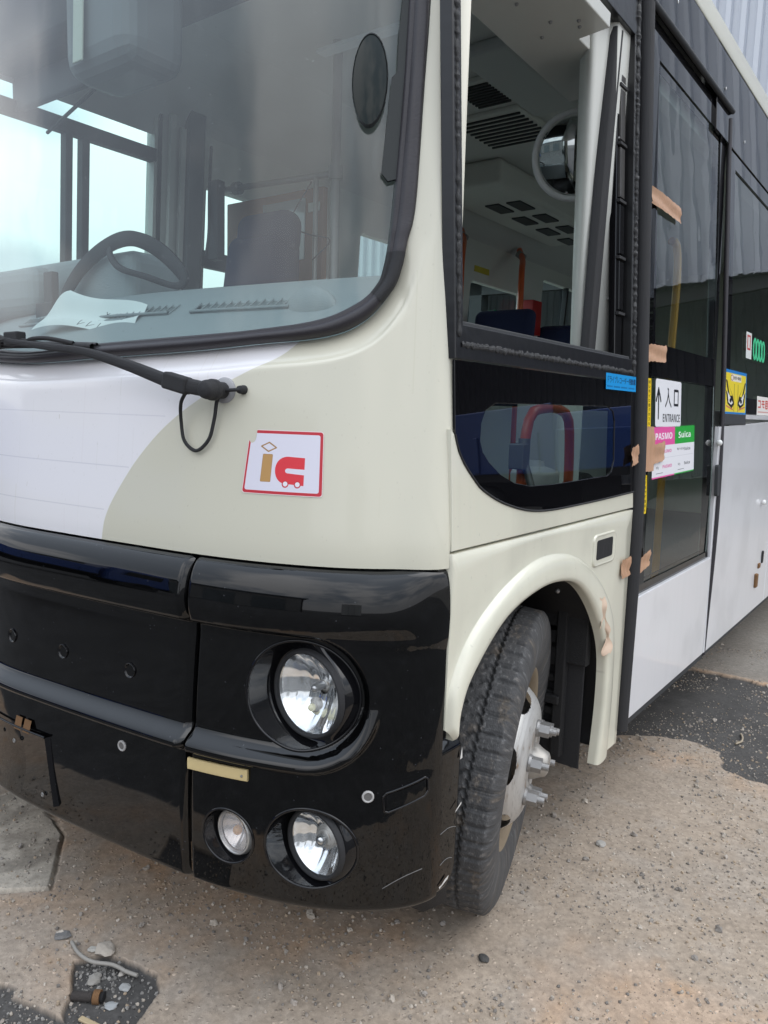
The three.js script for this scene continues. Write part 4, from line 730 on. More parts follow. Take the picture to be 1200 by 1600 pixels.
// ------------------------------------------------------------------ cab and saloon seen through the glass
{
  const cab = grp('dashboard', bus);
  const zb = (x) => plan(sOfX(clamp(x, -2.05, -.03)))[1];
  const prof = [[-.085, 1.335], [-.10, 1.365], [-.14, 1.395], [-.22, 1.455], [-.30, 1.515], [-.36, 1.550], [-.385, 1.558], [-.40, 1.552], [-.41, 1.52], [-.42, 1.30], [-.44, .90]];
  const VENTS = [[-1.09, -.80], [-.725, -.425], [-1.55, -1.28]], mixP = (t) => [lerp(prof[3][0], prof[4][0], t), lerp(prof[3][1], prof[4][1], t)];
  const rowsP = [...prof.slice(0, 4), mixP(.30), mixP(.675), ...prof.slice(4)], NX = 362, xAt = (i) => lerp(-1.98, -.17, i / NX);
  mk('dash_top', gridGeo(NX, rowsP.length - 1, (u, v, i, j) => { const x = xAt(i), [dz, y] = rowsP[j]; return lean(x, y, zb(lerp(x, XC, .12)) + dz); }, (u, v) => [u * 8, v * 3], (i, j) => !(j === 4 && VENTS.some(([p, q]) => xAt(i) >= p - .001 && xAt(i + 1) <= q + .001))), M.dash, cab);
  const onDash = (x, f) => { const n = prof.length - 1, q = f * 5, i = Math.min(4, Math.floor(q)), t = q - i, dz = lerp(prof[i][0], prof[i + 1][0], t), y = lerp(prof[i][1], prof[i + 1][1], t); return lean(x, y, zb(lerp(x, XC, .12)) + dz); };
  for (const [a, b] of VENTS) {    // demister openings with their ducts and ribs
    mk('vent_duct', loft([[.66, 0], [.655, -.06], [.74, -.06], [.735, 0]].map(([f, dy]) => { const r = []; for (let k = 0; k <= 10; k++) { const p = onDash(lerp(a - .002, b + .002, k / 10), f); r.push([p[0], p[1] + dy, p[2]]); } return r; })), M.dash, cab);
    mk('vent_edge', tube([...[0, .25, .5, .75, 1].map((u) => { const p = onDash(lerp(a, b, u), .655); return [p[0], p[1] + .006, p[2]]; })], .004, 20, 6), M.dash, cab);
    for (let k = 0; k <= 12; k++) { const x = lerp(a, b, k / 12), p = onDash(x, .655), q = onDash(x, .74); mk('vent_rib', bar([p[0], p[1] + .003, p[2]], [q[0], q[1] + .004, q[2]], .0018, 5), M.dash, cab); }
  }
  mk('instrument_hood', xform(box(-.32, .32, -.11, .10, -.09, .09, .03), (x, y, z) => [-1.46 + x, 1.61 + y - .10 * (x / .32) ** 2 * .3, .17 + z + .25 * (y > 0 ? -.02 : 0)]), M.dash, cab);
  mk('side_hump', xform(box(-.25, .25, -.08, .07, -.10, .10, .05), (x, y, z) => [-1.80 + x, 1.60 + y, .22 + z]), M.dash, cab);
  mk('phone_holder', merge([box(-1.50, -1.455, 1.52, 1.64, .285, .31), box(-1.53, -1.44, 1.50, 1.55, .27, .32)]), M.darkGrey, cab);
  mk('switch_pod', xform(new THREE.SphereGeometry(.07, 20, 14), (x, y, z) => [-.40 + x, 1.465 + y * .8, .33 + z * .5]), M.dash, cab);
  const wl = mk('steering_wheel', new THREE.TorusGeometry(.215, .014, 10, 48), M.darkGrey, cab); wl.position.set(-1.50, 1.50, -.03); wl.rotation.x = -1.0;
  mk('steering_column', bar([-1.5, 1.46, -.05], [-1.5, .9, .25], .05), M.darkGrey, cab);
}
{
  const st = grp('driver_seat', bus);
  const cushion = (cx, cy, cz, w, h, d, r, tilt) => { const g = new RoundedBoxGeometry(w, h, d, 5, r); g.rotateX(tilt); g.translate(cx, cy, cz); return g; };
  mk('backrest', xform(cushion(-1.49, 1.52, -.56, .42, .80, .14, .06, -.10), (x, y, z) => [-1.50 + (x + 1.50) * lerp(1, .72, smooth(1.55, 1.92, y)), y, z]), M.seat, st);
  mk('headrest', cushion(-1.47, 1.915, -.60, .29, .17, .12, .055, -.08), M.seat, st);
  mk('seat_cushion', cushion(-1.48, 1.12, -.32, .50, .16, .5, .06, .04), M.seat, st);
  mk('pedestal', box(-1.68, -1.30, .66, 1.04, -.5, -.1), M.chassis, st);
}
{
  const p = grp('cab_partition', bus);
  mk('panel', box(-1.93, -1.37, .66, 2.135, -.83, -.80), M.brownPanel, p);
  mk('panel_window', box(-1.70, -1.46, 1.86, 2.10, -.798, -.792, .002), phys(col(.38, .44, .45), .05, { clearcoat: 1 }), p);
  mk('top_rail', bar([-1.90, 2.175, -.74], [-1.27, 2.150, -.74], .012), M.steel, p);
  mk('post', bar([-1.355, .66, -.74], [-1.355, 2.15, -.74], .010), M.steel, p);
  mk('post', bar([-1.255, .66, -.74], [-1.255, 2.62, -.74], .019), M.steel, p);
  mk('clamp', new THREE.CylinderGeometry(.028, .028, .05, 20).translate(-1.255, 2.15, -.74), M.steel, p);
  mk('clamp', new THREE.CylinderGeometry(.026, .026, .03, 20).rotateZ(Math.PI / 2).translate(-1.80, 2.17, -.74), M.steel, p);
  mk('cable', tube([[-1.36, 2.13, -.72], [-1.45, 1.98, -.70], [-1.36, 1.93, -.70], [-1.26, 1.90, -.72], [-1.33, 1.83, -.70]], .003, 40, 5), M.darkGrey, p);
  mk('tag', box(-1.44, -1.38, 2.04, 2.075, -.795, -.79, .001), M.board, p);
  mk('belt_post', box(-1.80, -1.74, 1.85, 2.16, -.62, -.58), M.darkGrey, p); mk('belt', tube([[-1.80, 2.3, -.6], [-1.79, 2.12, -.58], [-1.77, 1.95, -.56], [-1.74, 1.85, -.52]], .006, 20, 6), M.darkGrey, p);
}
{
  const c = grp('ceiling', bus);
  mk('ceiling_panel', box(-2.0, -.12, 2.62, 2.64, -6.2, .28), M.ceiling, c);
  mk('cove', loft([.2, -2, -4, -6.2].map((z) => [[-1.97, 2.33, z], [-1.94, 2.42, z], [-1.84, 2.52, z], [-1.70, 2.58, z], [-1.60, 2.625, z]])), M.ceiling, c);
  mk('light_box', box(-.92, -.70, 2.575, 2.625, -1.70, -1.02, .02), std(col(.55, .56, .55), .5), c);
  for (const [x0, x1, z0, z1] of [[-1.12, -.92, -1.55, -1.28], [-1.32, -.95, -2.05, -1.62]]) {
    mk('vent_frame', box(x0, x1, 2.60, 2.622, z0, z1, .008), M.interior, c);
    for (let k = 0; k < 9; k++) { const z = lerp(z0 + .02, z1 - .02, (k + .5) / 9); mk('vent_slat', box(x0 + .02, x1 - .02, 2.592, 2.602, z - .006, z + .006, .002), M.darkGrey, c); }
  }
  mk('duct', xform(box(-.45, .0, -.07, .07, -1.6, 0, .03), (x, y, z) => [-1.35 + x, 2.55 + y, -2.2 + z]), M.interior, c);
  for (let k = 0; k < 4; k++) for (let q = 0; q < 2; q++) mk('air_slot_shade', box(-1.50 - .14 * q, -1.41 - .14 * q, 2.472, 2.482, -2.55 - k * .34, -2.75 - k * .34, .002), M.darkGrey, c);  // solid dark strips under the duct: shade of slot openings put in as colour
  mk('header', xform(box(-.95, .95, -.16, .14, -.10, .12, .05), (x, y, z) => [XC + x, 2.50 + y, .24 + z - .14 * (x / .95) ** 2]), M.darkGrey, c);
  mk('destination_box', xform(box(-.155, .155, -.15, .25, -.10, .10, .06), (x, y, z) => [-1.165 + x, 2.27 + y, .25 + z]), std(col(.16, .17, .18), .5), c);
  mk('box_strap', xform(box(-.022, .022, -.09, .09, -.003, .003, .003), (x, y, z) => [-1.205 + x + y * .06, 2.235 + y, .362 + z]), std(col(.55, .58, .5), .5), c);
  mk('sun_blind', box(-1.98, -1.52, 2.24, 2.50, .10, .13, .01), std(col(.10, .10, .11), .7), c);
  mk('blind_rod', bar([-1.95, 2.20, .02], [-1.25, 2.25, .16], .006), M.darkGrey, c);
  mk('lamp_strip', box(-.95, -.55, 2.34, 2.352, -.32, -.28, .002), M.paper, c);
}
{
  const m = grp('corner_mirror', bus);        // oval mirror with its black bracket at the edge of the windscreen
  const disc = (k, d0, bulge) => gridGeo(48, 8, (u, v) => { const t = u * Math.PI * 2, r = Math.max(.001, v) * k; return surf(.9375 + .0385 * r * Math.cos(t), 1.868 + .085 * r * Math.sin(t), d0 + bulge * (1 - v * v)); });
  mk('mirror_shell', loft([[1, -.056], [1.02, -.046], [.97, -.041]].map(([k, d]) => { const r = []; for (let i = 0; i < 48; i++) { const t = i / 48 * Math.PI * 2; r.push(surf(.9375 + .0385 * k * Math.cos(t), 1.868 + .085 * k * Math.sin(t), d)); } return r; }), true), M.darkGrey, m);
  mk('mirror_face', disc(.985, -.043, .006), phys(col(.010, .016, .015), .03, { ior: 1.42, specularIntensity: .7 }), m);
  const bp = [[.970, 1.70], [.985, 1.685], [1.004, 1.69], [1.02, 1.70], [1.03, 2.06], [1.004, 2.06], [.996, 1.96], [.995, 1.885], [.984, 1.875]];
  mk('mirror_bracket', toCreasedNormals(mergeGeometries([0, 1].map((k) => xform(new THREE.ShapeGeometry(new THREE.Shape(bp.map((q) => new THREE.Vector2(...q)))), (x, y) => surf(x, y, k ? -.056 : -.047)))), .5), std(col(.014, .018, .018), .55), m);
}
{
  const r = grp('round_mirror', bus), f = V(.42, -.30, .86).normalize();
  const put = (o) => { o.position.set(-.325, 2.085, -.83); o.quaternion.setFromUnitVectors(V(0, 0, 1), f); };
  put(mk('mirror_rim', new THREE.TorusGeometry(.128, .010, 10, 48), M.whitePlastic, r));
  put(mk('mirror_face', new THREE.SphereGeometry(.24, 40, 12, 0, Math.PI * 2, 0, .50).rotateX(Math.PI / 2).translate(0, 0, -.21), std(col(.55, .58, .58), .05, { metalness: 1 }), r));
  mk('mirror_stay', bar([-.36, 2.10, -.86], [-.30, 2.45, -.95], .008), M.steel, r);
}
{
  const p = grp('overhead_board', bus);
  const sh = new THREE.Shape([[-.015, .22], [-.015, -.345], [-.10, -.36], [-.10, -.70], [-.275, -.72], [-.25, .22]].map(([x, z]) => new THREE.Vector2(x, z)));
  const g = new THREE.ExtrudeGeometry(sh, { depth: .03, bevelEnabled: true, bevelSize: .003, bevelThickness: .003, bevelSegments: 2 }); xform(g, (x, y, z) => [x - .03, 2.213 + z, y]);
  mk('board', g, M.board, p);
  for (const [x, z] of [[-.12, -.02], [-.10, -.30], [-.09, -.27], [-.15, -.24], [-.20, -.30], [-.18, -.12]]) { const o = mk('screw', new THREE.SphereGeometry(.005, 10, 6), M.steel, p); o.position.set(x, 2.209, z); }
  const q = grp('door_post', bus);
  mk('post', loft([[1.44, 0], [1.9, .03], [2.30, .055]].map(([y, dz]) => [[-.17, y, -.52 + dz], [-.13, y, -.475 + dz], [-.115, y, -.50 + dz], [-.105, y, -.56 + dz], [-.085, y, -.57 + dz], [-.085, y, -.66 + dz]])), M.board, q);
  mk('rubber_strip', loft([[1.445, -.475], [1.9, -.50], [2.29, -.53]].map(([y, z]) => [[-.112, y, z + .022], [-.088, y, z + .020], [-.084, y, z - .018], [-.108, y, z - .02]]), true), M.rubberDull, q);
  mk('post_foot', box(-.2, -.06, 1.428, 1.44, -.67, -.42, .003), M.rubberDull, q);
  for (const y of [1.59, 1.80, 2.02]) { const o = mk('screw', new THREE.SphereGeometry(.005, 10, 6), M.steel, q); o.position.set(-.083, y, -.59 + .03); }
}
// grab rails and fittings in the saloon
{
  const g = grp('grab_rails', bus), U = (pts, r, m, n = 'rail') => mk(n, tube(pts, r, 50, 12), m, g);
  U([[-.35, .36, -.62], [-.35, 1.18, -.63], [-.35, 1.262, -.665], [-.35, 1.282, -.76], [-.35, 1.282, -.86], [-.35, 1.255, -.95], [-.35, 1.15, -.98], [-.35, .36, -.98]], .017, M.orange);
  U([[-.30, .36, -1.93], [-.30, 1.4, -1.90], [-.30, 1.93, -1.90], [-.30, 2.0, -1.86], [-.30, 2.0, -1.80]], .017, M.yellowRail);
  U([[-1.75, .36, -2.5], [-1.75, 2.16, -2.49], [-1.77, 2.24, -2.53], [-1.82, 2.31, -2.62], [-1.90, 2.40, -2.72]], .021, M.orange);
  U([[-1.75, .36, -3.29], [-1.75, 2.17, -3.28], [-1.77, 2.25, -3.32], [-1.82, 2.33, -3.42], [-1.90, 2.42, -3.52]], .021, M.orange);
  mk('rail_end', new THREE.CylinderGeometry(.026, .026, .06, 16).rotateZ(.9).translate(-1.86, 2.37, -3.47), M.steel, g); mk('rail_end', new THREE.CylinderGeometry(.026, .026, .06, 16).rotateZ(.9).translate(-1.86, 2.35, -2.67), M.steel, g);
  mk('rail_sleeve', new THREE.CylinderGeometry(.019, .019, .09, 16).translate(-.35, 1.14, -.625), M.steel, g); mk('rail_clamp', merge([box(-.37, -.32, 1.09, 1.17, -.60, -.56), bar([-.34, 1.13, -.6], [-.30, 1.02, -.60], .012)]), M.steel, g);
  const h = grp('saloon_fittings', bus);
  const ring = mk('strap_ring', new THREE.TorusGeometry(.05, .010, 10, 28), M.whitePlastic, h); ring.position.set(-.52, 2.02, -1.72); ring.rotation.y = .9; mk('strap', bar([-.52, 2.07, -1.72], [-.52, 2.6, -1.72], .008), M.darkGrey, h);
  mk('exit_sign', box(-1.985, -1.975, 1.86, 1.99, -3.46, -3.34, .002), std(col(.02, .30, .14), .5), h);
  mk('notice_plate', box(-1.965, -1.955, 2.20, 2.24, -3.0, -3.2, .002), std(col(.6, .5, .05), .5), h);
  mk('red_box', box(-1.96, -1.86, 1.85, 2.10, -3.85, -3.70), M.redPlastic, h);
  for (let k = 0; k < 3; k++) mk('saloon_seat', xform(new RoundedBoxGeometry(.42, .62, .12, 4, .05), (x, y, z) => [-1.70 + x, 1.62 + y, -2.95 - k * .95 + z - y * .12]), M.seat, h);
  mk('side_post', box(-.17, -.12, .36, 1.45, -1.02, -.95, .01), M.whitePlastic, h);
  mk('wall_cover', xform(box(-.10, .10, -.35, .5, -.12, .12, .03), (x, y, z) => [-.60 + x, .95 + y, -1.35 + z]), M.interior, h);
}
// ------------------------------------------------------------------ loose things in the cab
{
  const paperTex = canvasTex(512, 380, (x, w, h) => { x.fillStyle = '#dfe6e4'; x.fillRect(0, 0, w, h); const r = rng(44); x.strokeStyle = '#20242a'; x.lineWidth = 3; for (let k = 0; k < 9; k++) { const a = 300 + (k % 5) * 38, b = 110 + Math.floor(k / 5) * 60 + k * 6; x.beginPath(); x.moveTo(a, b); for (let i = 0; i < 6; i++) x.lineTo(a + 34 * (r() - .4), b + 44 * (r() - .5)); x.stroke(); } for (let k = 0; k < 4; k++) { const a = 250 + k * 45; x.beginPath(); x.moveTo(a, 300); x.lineTo(a + 16 * (r() - .5), 360); x.lineTo(a + 22, 330); x.stroke(); } });
  const g = gridGeo(28, 18, (u, v) => { const x0 = lerp(-1.30, -.885, u), x1 = lerp(-1.215, -.91, u), y0 = 1.440 + .004 * u, y1 = lerp(1.556, 1.492, u); return [lerp(x0, x1, v), lerp(y0, y1, v) + .010 * Math.sin(u * 5 + v * 3) + .008 * Math.cos(v * 8 - u * 3), lerp(.452, .385, v) + .012 * Math.sin(u * 4 + 1)]; });
  tag(mk('paper_sheet', g, std(col(.95, .95, .95), .8, { map: paperTex })), 'crumpled white paper with handwriting lying on the dashboard behind the windscreen', 'paper');
  const p = [[-1.27, 1.465, .345], [-1.385, 1.50, .32], [-1.40, 1.56, .30], [-1.36, 1.63, .28], [-1.25, 1.69, .27], [-1.12, 1.705, .27], [-1.0, 1.66, .26], [-.92, 1.585, .25], [-.94, 1.57, .25], [-1.06, 1.60, .27], [-1.17, 1.635, .28], [-1.21, 1.68, .275], [-1.20, 1.70, .26]];
  const C = new THREE.CatmullRomCurve3(p.map((q) => V(...q)), false, 'centripetal'), rings = [];
  for (let i = 0; i <= 110; i++) { const t = i / 110, q = C.getPoint(t), d = C.getTangent(t), n = V(0, 0, 1).cross(d).normalize(), w = .004 + .016 * smooth(0, .2, t) * (1 - .75 * smooth(.5, .7, t)); rings.push([[q.x + n.x * w, q.y + n.y * w, q.z + .006], [q.x, q.y, q.z + .011], [q.x - n.x * w, q.y - n.y * w, q.z + .006], [q.x - n.x * w, q.y - n.y * w, q.z - .004], [q.x + n.x * w, q.y + n.y * w, q.z - .004]]); }
  tag(mk('rubber_strip', loft(rings, true), M.rubberDull), 'looped black rubber strip dropped over the dashboard next to the paper', 'rubber strip');
  const bag = grp('white_canister'); bag.position.set(-.42, 1.0, -.86);
  mk('canister_body', new THREE.LatheGeometry([[.0001, 0], [.075, 0], [.082, .01], [.084, .055], [.078, .07], [.03, .085], [.0001, .088]].map((q) => new THREE.Vector2(...q)), 28), M.whitePlastic, bag); mk('canister_lid', new THREE.CylinderGeometry(.03, .034, .02, 20).translate(0, .093, 0), M.whitePlastic, bag);
  tag(bag, 'white plastic canister with domed lid behind the orange rail', 'canister');
  const sv = grp('equipment_shelf'); sv.position.set(-.42, 0, -.84); mk('shelf_top', box(-.14, .14, .97, .998, -.2, .2), M.darkGrey, sv); for (const x of [-.12, .12]) for (const z of [-.18, .18]) mk('leg', bar([x, .36, z], [x, .97, z], .012), M.darkGrey, sv);
  tag(sv, 'dark shelf inside the bus carrying the white canister', 'shelf');
}

// =================================================================== THE YARD: loose stones, grit
{
  const r = rng(21), stoneGeo = (seed, rough = .25) => { const q = rng(seed), g = mergeVertices(new THREE.IcosahedronGeometry(1, 1).deleteAttribute('normal').deleteAttribute('uv')); const p = g.attributes.position; for (let i = 0; i < p.count; i++) { const k = 1 - rough + 2 * rough * q(); p.setXYZ(i, p.getX(i) * k, p.getY(i) * k * .7, p.getZ(i) * k); } const h = g.toNonIndexed(); h.computeVertexNormals(); return h; };
  const grit = (name, geo, n, size, seed, tones, label) => {
    const m = new THREE.InstancedMesh(geo, std(col(1, 1, 1), .9), n), q = rng(seed), M4 = new THREE.Matrix4(), Q = new THREE.Quaternion(), E = new THREE.Euler();
    for (let i = 0; i < n; i++) {
      let x, z; for (let t = 0; t < 8; t++) { x = -1.6 + 3.0 * q(); z = -3.0 + 4.1 * q(); if (fbm(x * 3, z * 3, 3, 101) + .25 * (q() - .5) > .47) break; }
      const s = size * (.35 + 1.1 * q() ** 3), [h] = groundAt(x, z); E.set(q() * 6, q() * 6, q() * 6); Q.setFromEuler(E); M4.compose(V(x, h + s * .3, z), Q, V(s, s, s)); m.setMatrixAt(i, M4);
      const t = tones[Math.floor(q() * tones.length)], k = .8 + .4 * q(); m.setColorAt(i, col(t[0] * k, t[1] * k, t[2] * k));
    }
    m.name = numbered(name); m.castShadow = m.receiveShadow = true; scene.add(m); m.userData = { kind: 'stuff', label, category: 'gravel' };
  };
  grit('gravel', stoneGeo(1), 30000, .0034, 31, [[.30, .26, .22], [.42, .37, .31], [.20, .18, .16], [.36, .28, .20]], 'fine grey grit scattered over the brown yard');
  grit('pebble_gravel', stoneGeo(2, .3), 1300, .0075, 32, [[.34, .30, .26], [.44, .39, .33], [.26, .235, .21]], 'coarser pebbles strewn over the yard round the bus');
  { // loose chips lying in the dark broken patch
    const n = 420, q = rng(77), m = new THREE.InstancedMesh(stoneGeo(13, .3), std(col(1, 1, 1), .9), n), M4 = new THREE.Matrix4(), Q = new THREE.Quaternion(), E = new THREE.Euler();
    for (let i = 0; i < n; i++) { let x, z; for (let t = 0; t < 40; t++) { x = -.80 + .33 * q(); z = .63 + .30 * q(); if (sdPoly(x, z, potHole) < -.004 && (i > 160 || Math.hypot(x + .665, z - .725) < .06)) break; } const s = .0014 + .0040 * q() ** 3; E.set(q() * 6, q() * 6, q() * 6); M4.compose(V(x, groundAt(x, z)[0] + s * .4, z), Q.setFromEuler(E), V(s, s, s)); m.setMatrixAt(i, M4); const k = .09 + .22 * q(); m.setColorAt(i, col(k, k * .95, k * .88)); }
    m.name = numbered('rubble'); m.castShadow = m.receiveShadow = true; m.userData = { kind: 'stuff', label: 'pale stone chips lying in the dark broken patch', category: 'rubble' }; scene.add(m);
  }
  // stones in the hole at the corner of the picture
  const st = (x, z, s, c, seed, label, flat = .6) => { const [h] = groundAt(x, z), o = mk('stone', stoneGeo(seed, .22), std(col(...c), .9, { bumpMap: speck, bumpScale: .002 })); o.scale.set(s, s * flat, s * .8); o.rotation.y = seed; o.position.set(x, h + s * flat * .45, z); return tag(o, label, 'stone', 'stones round the broken patch'); };
  st(-.712, .655, .026, [.42, .37, .31], 3, 'largest pale square stone at the edge of the dark broken patch', .5);
  st(-.735, .672, .012, [.40, .38, .34], 4, 'small pale stone touching the largest square stone');
  st(-.661, .715, .018, [.30, .28, .25], 5, 'grey-brown lump between the wire and the rusty fitting');
  st(-.592, .686, .014, [.34, .34, .33], 6, 'flat light grey chip inside the dark patch beside the wire end', .35);
  st(-.570, .735, .015, [.33, .34, .34], 7, 'pointed grey chip right of the rusty fitting', .35);
  st(-.632, .665, .010, [.38, .35, .31], 8, 'small pale pebble above the bent wire');
  st(-.012, .127, .014, [.06, .058, .055], 9, 'black lump of asphalt alone on the ground in front of the tyre');
  st(-.832, .690, .020, [.17, .165, .16], 10, 'dark grey crumb of asphalt on the brown ground left of the wire', .4);
  st(.02, -.52, .018, [.36, .34, .31], 11, 'pale pebble on the open ground behind the front wheel', .5);
  const w = tube([[-.792, .006, .690], [-.735, .012, .705], [-.695, .010, .700], [-.655, .004, .672], [-.615, .002, .664], [-.590, .0, .655]], .0045, 40, 7);
  tag(mk('bent_wire', w, std(col(.30, .28, .25), .7)), 'bent grey plastic-coated wire lying over the broken patch', 'wire');
  const f = grp('rusty_fitting'); f.position.set(-.615, groundAt(-.615, .75)[0] + .010, .752); f.rotation.y = .62;
  mk('pipe', new THREE.CylinderGeometry(.0095, .0105, .045, 18).rotateZ(Math.PI / 2).translate(-.02, 0, 0), std(col(.05, .042, .038), .8, { bumpMap: speck, bumpScale: .002 }), f); mk('collar', new THREE.CylinderGeometry(.0145, .0145, .014, 20).rotateZ(Math.PI / 2).translate(.012, 0, 0), M.rust, f); mk('end', new THREE.CylinderGeometry(.010, .012, .008, 18).rotateZ(Math.PI / 2).translate(.023, 0, 0), M.chassis, f);
  tag(f, 'short dark pipe with a rusty brown collar lying in the broken patch', 'pipe fitting');
  tag(mk('wood_splinter', xform(box(-.035, .035, -.003, .003, -.006, .006, .002), (x, y, z) => { const c = Math.cos(-.2), q = Math.sin(-.2); return [-.553 + (x * c - z * q), groundAt(-.553, .79)[0] + .006 + y, .79 + x * q + z * c]; }), std(col(.42, .33, .20), .8)), 'pale splinter of wood below the rusty fitting', 'splinter');
  tag(mk('dry_twig', tube([[.16, -.008, -1.70], [.175, -.004, -1.655], [.18, -.004, -1.61], [.165, -.008, -1.58]], .004, 20, 6), std(col(.36, .30, .22), .8)), 'curled dry twig on the dark asphalt beside the door', 'twig');
}

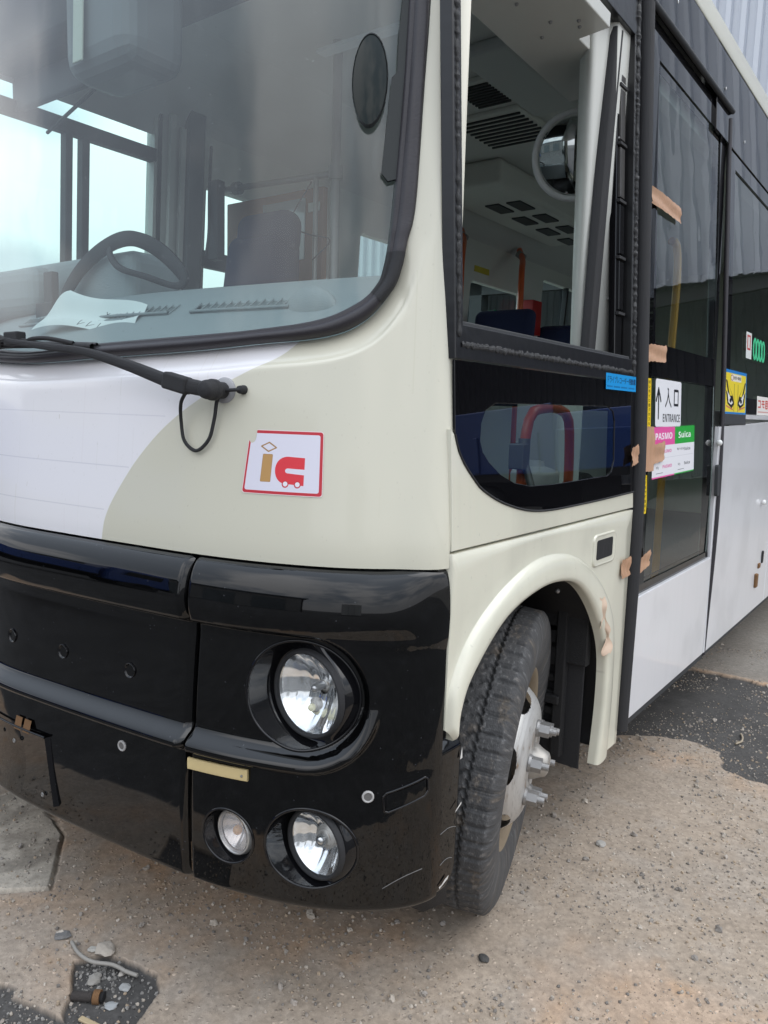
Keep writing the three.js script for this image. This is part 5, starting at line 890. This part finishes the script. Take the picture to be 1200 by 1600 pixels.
// =================================================================== BUILDINGS AND VEHICLES ROUND THE YARD (the wall over the roof is in view, the rest shows in the gloss)
{
  const shed = grp('corrugated_shed'); tag(shed, 'tall shed clad in pale grey corrugated steel rising behind the bus roof', 'shed');
  const steel = std(col(.60, .63, .68), .5, { bumpMap: wave, bumpScale: .01 }), steel2 = std(col(.56, .59, .64), .5);
  const prof = []; for (let k = 0; k < 4; k++) prof.push([k * .25, 0], [k * .25 + .10, 0], [k * .25 + .125, .10], [k * .25 + .205, .10], [k * .25 + .23, 0]); prof.push([1.0, 0]);
  const sheetGeo = (h) => toCreasedNormals(loft([prof.map(([x, z]) => [x, 0, z]), prof.map(([x, z]) => [x, h, z])]), .3);
  const sg = sheetGeo(7.5), sb = sheetGeo(11.5), n = 30;
  for (let k = 0; k < n; k++) { const o = mk('cladding_sheet', sg, k % 3 ? steel : steel2, shed); o.position.set(-14 + k, 4.0 + .03 * ((k * 7) % 3), -13); }
  for (let k = 0; k < n; k++) { const o = mk('rear_sheet', sb, steel2, shed); o.position.set(-14 + k, 0, -24); }
  mk('side_wall', box(-14.1, -14, 0, 11.5, -24, -13), steel2, shed); mk('side_wall', box(16, 16.1, 0, 11.5, -24, -13), steel2, shed);
  mk('shed_roof', box(-14.3, 16.3, 11.5, 11.7, -24.2, -12.8), std(col(.3, .31, .32), .6), shed);
  for (let k = 0; k < 6; k++) mk('column', box(-13.9 + k * 5.9, -13.6 + k * 5.9, 0, 11.4, -13.4, -13.1), M.darkGrey, shed);
  mk('eave_beam', box(-14, 16, 3.75, 4.0, -13.25, -13.1), M.darkGrey, shed);
  const bk = [];
  const truck = (name, x, z, turn, blue, label) => {
    const t = grp(name); t.position.set(x, 0, z); t.rotation.y = turn; tag(t, label, 'truck');
    const paint = phys(blue, .4, { clearcoat: .5 });
    mk('cab', xform(new RoundedBoxGeometry(1.9, 1.75, 1.5, 3, .15), (a, b, c) => [a * (b > .2 ? .94 : 1), b + 1.45, c + 2.4 - (b > .1 && c > 0 ? (b - .1) * .25 : 0)]), paint, t);
    mk('windscreen', xform(box(-.80, .80, -.33, .33, -.01, .01), (a, b, c) => [a, 1.82 + b, 3.04 - b * .25 + c]), M.frit, t);
    for (const s of [-1, 1]) { mk('side_window', box(s * .93, s * .945, 1.5, 2.05, 1.95, 2.75), M.frit, t); mk('headlamp', box(s * .62 - .14, s * .62 + .14, .80, .95, 3.13, 3.17), M.whitePlastic, t); mk('side_board', box(s * 1.0, s * 1.04, .95, 1.75, -3.0, 1.5, .02), paint, t); for (let k = 0; k < 5; k++) mk('board_rib', box(s * 1.04, s * 1.07, .97, 1.43, -2.8 + k, -2.72 + k, .01), paint, t); }
    mk('tail_board', box(-1.0, 1.0, .95, 1.45, -3.04, -3.0, .02), paint, t); mk('head_board', box(-1.0, 1.0, .95, 1.9, 1.5, 1.55, .02), paint, t); mk('bed_floor', box(-1.0, 1.0, .85, .95, -3.04, 1.55), M.chassis, t); mk('chassis', box(-.4, .4, .5, .85, -2.9, 3.0), M.chassis, t); mk('bumper', box(-.95, .95, .42, .68, 3.1, 3.22, .04), M.darkGrey, t);
    for (const s of [-1, 1]) for (const c of [2.3, -1.7]) { const w = mk('wheel', new THREE.LatheGeometry([[.001, .02], [.2, .04], [.22, .1], [.36, .11], [.40, .06], [.40, -.1], [.2, -.12]].map((q) => new THREE.Vector2(...q)), 28).rotateZ(-s * Math.PI / 2), M.rubberDull, t); w.position.set(s * .85, .40, c); }
    return t;
  };
  truck('blue_truck', 5.6, -8.4, Math.PI / 2 + .25, col(.02, .07, .28), 'blue flatbed truck standing in front of the shed');
  truck('blue_truck', -7.6, 5.4, .53, col(.02, .07, .30), 'blue flatbed truck parked across the yard facing the bus front');
  const wh = grp('long_warehouse'); tag(wh, 'long low grey warehouse at the far side of the yard', 'warehouse');
  mk('wall', box(-30, 2, 0, 4.2, 17, 17.2), std(col(.24, .24, .235), .8), wh); mk('roof', xform(box(-30.5, 2.5, -.1, .1, -4, 4), (x, y, z) => [x, y + 4.9 - Math.abs(z) * .17, z + 20.6]), std(col(.20, .24, .28), .6), wh); mk('end_wall', box(1.8, 2, 0, 4.2, 17, 24), std(col(.24, .24, .235), .8), wh);
  for (let k = 0; k < 6; k++) { mk('roller_door', box(-28 + k * 5, -24.8 + k * 5, 0, 3.2, 16.93, 17.0), std(col(.12, .14, .15), .6), wh); }
  const ct = grp('storage_container'); ct.position.set(6.5, 0, 11); ct.rotation.y = .5; tag(ct, 'white steel storage container with double doors beyond the bus', 'container');
  const cw = std(col(.62, .62, .60), .6); mk('box_body', box(-1.2, 1.2, .15, 2.7, -.1, 6), cw, ct);
  for (const s of [-1, 1]) { mk('door_leaf', box(s * .05, s * 1.15, .25, 2.6, -.16, -.1), cw, ct); mk('lock_rod', bar([s * .35, .3, -.19], [s * .35, 2.55, -.19], .02), M.steel, ct); for (let k = 0; k < 20; k++) mk('side_rib', box(s * 1.2, s * 1.235, .3, 2.55, .1 + k * .29, .24 + k * .29, .01), cw, ct); }
  // trees beside the shed
  const leaf = (() => { const g = new THREE.PlaneGeometry(.11, .055); return g; })();
  const tree = (x, z, h, seed, label) => {
    const t = grp('tree'); t.position.set(x, 0, z); tag(t, label, 'tree'); const q = rng(seed);
    mk('trunk', tube([[0, 0, 0], [.1, h * .3, .05], [-.05, h * .6, 0], [.1, h * .9, .1]], .12, 16, 8), std(col(.10, .08, .06), .9), t);
    const parts = []; for (let k = 0; k < 7000; k++) { const a = q() * 6.283, b = Math.acos(2 * q() - 1), R = (.55 + .45 * q()) * (1 + .35 * Math.sin(a * 3 + seed) * Math.sin(b * 4)), g = leaf.clone(); g.rotateX(q() * 6); g.rotateY(q() * 6); const s = .8 + .8 * q(); g.scale(s, s, s); g.translate(Math.sin(b) * Math.cos(a) * R * h * .34, h * .66 + Math.cos(b) * R * h * .36, Math.sin(b) * Math.sin(a) * R * h * .34); parts.push(g); }
    mk('crown', merge(parts), std(col(.035, .055, .028), .8), t);
  };
  tree(9.5, -11.2, 4.6, 3, 'small dark green tree in front of the shed');
}
renderer.render(scene, camera);
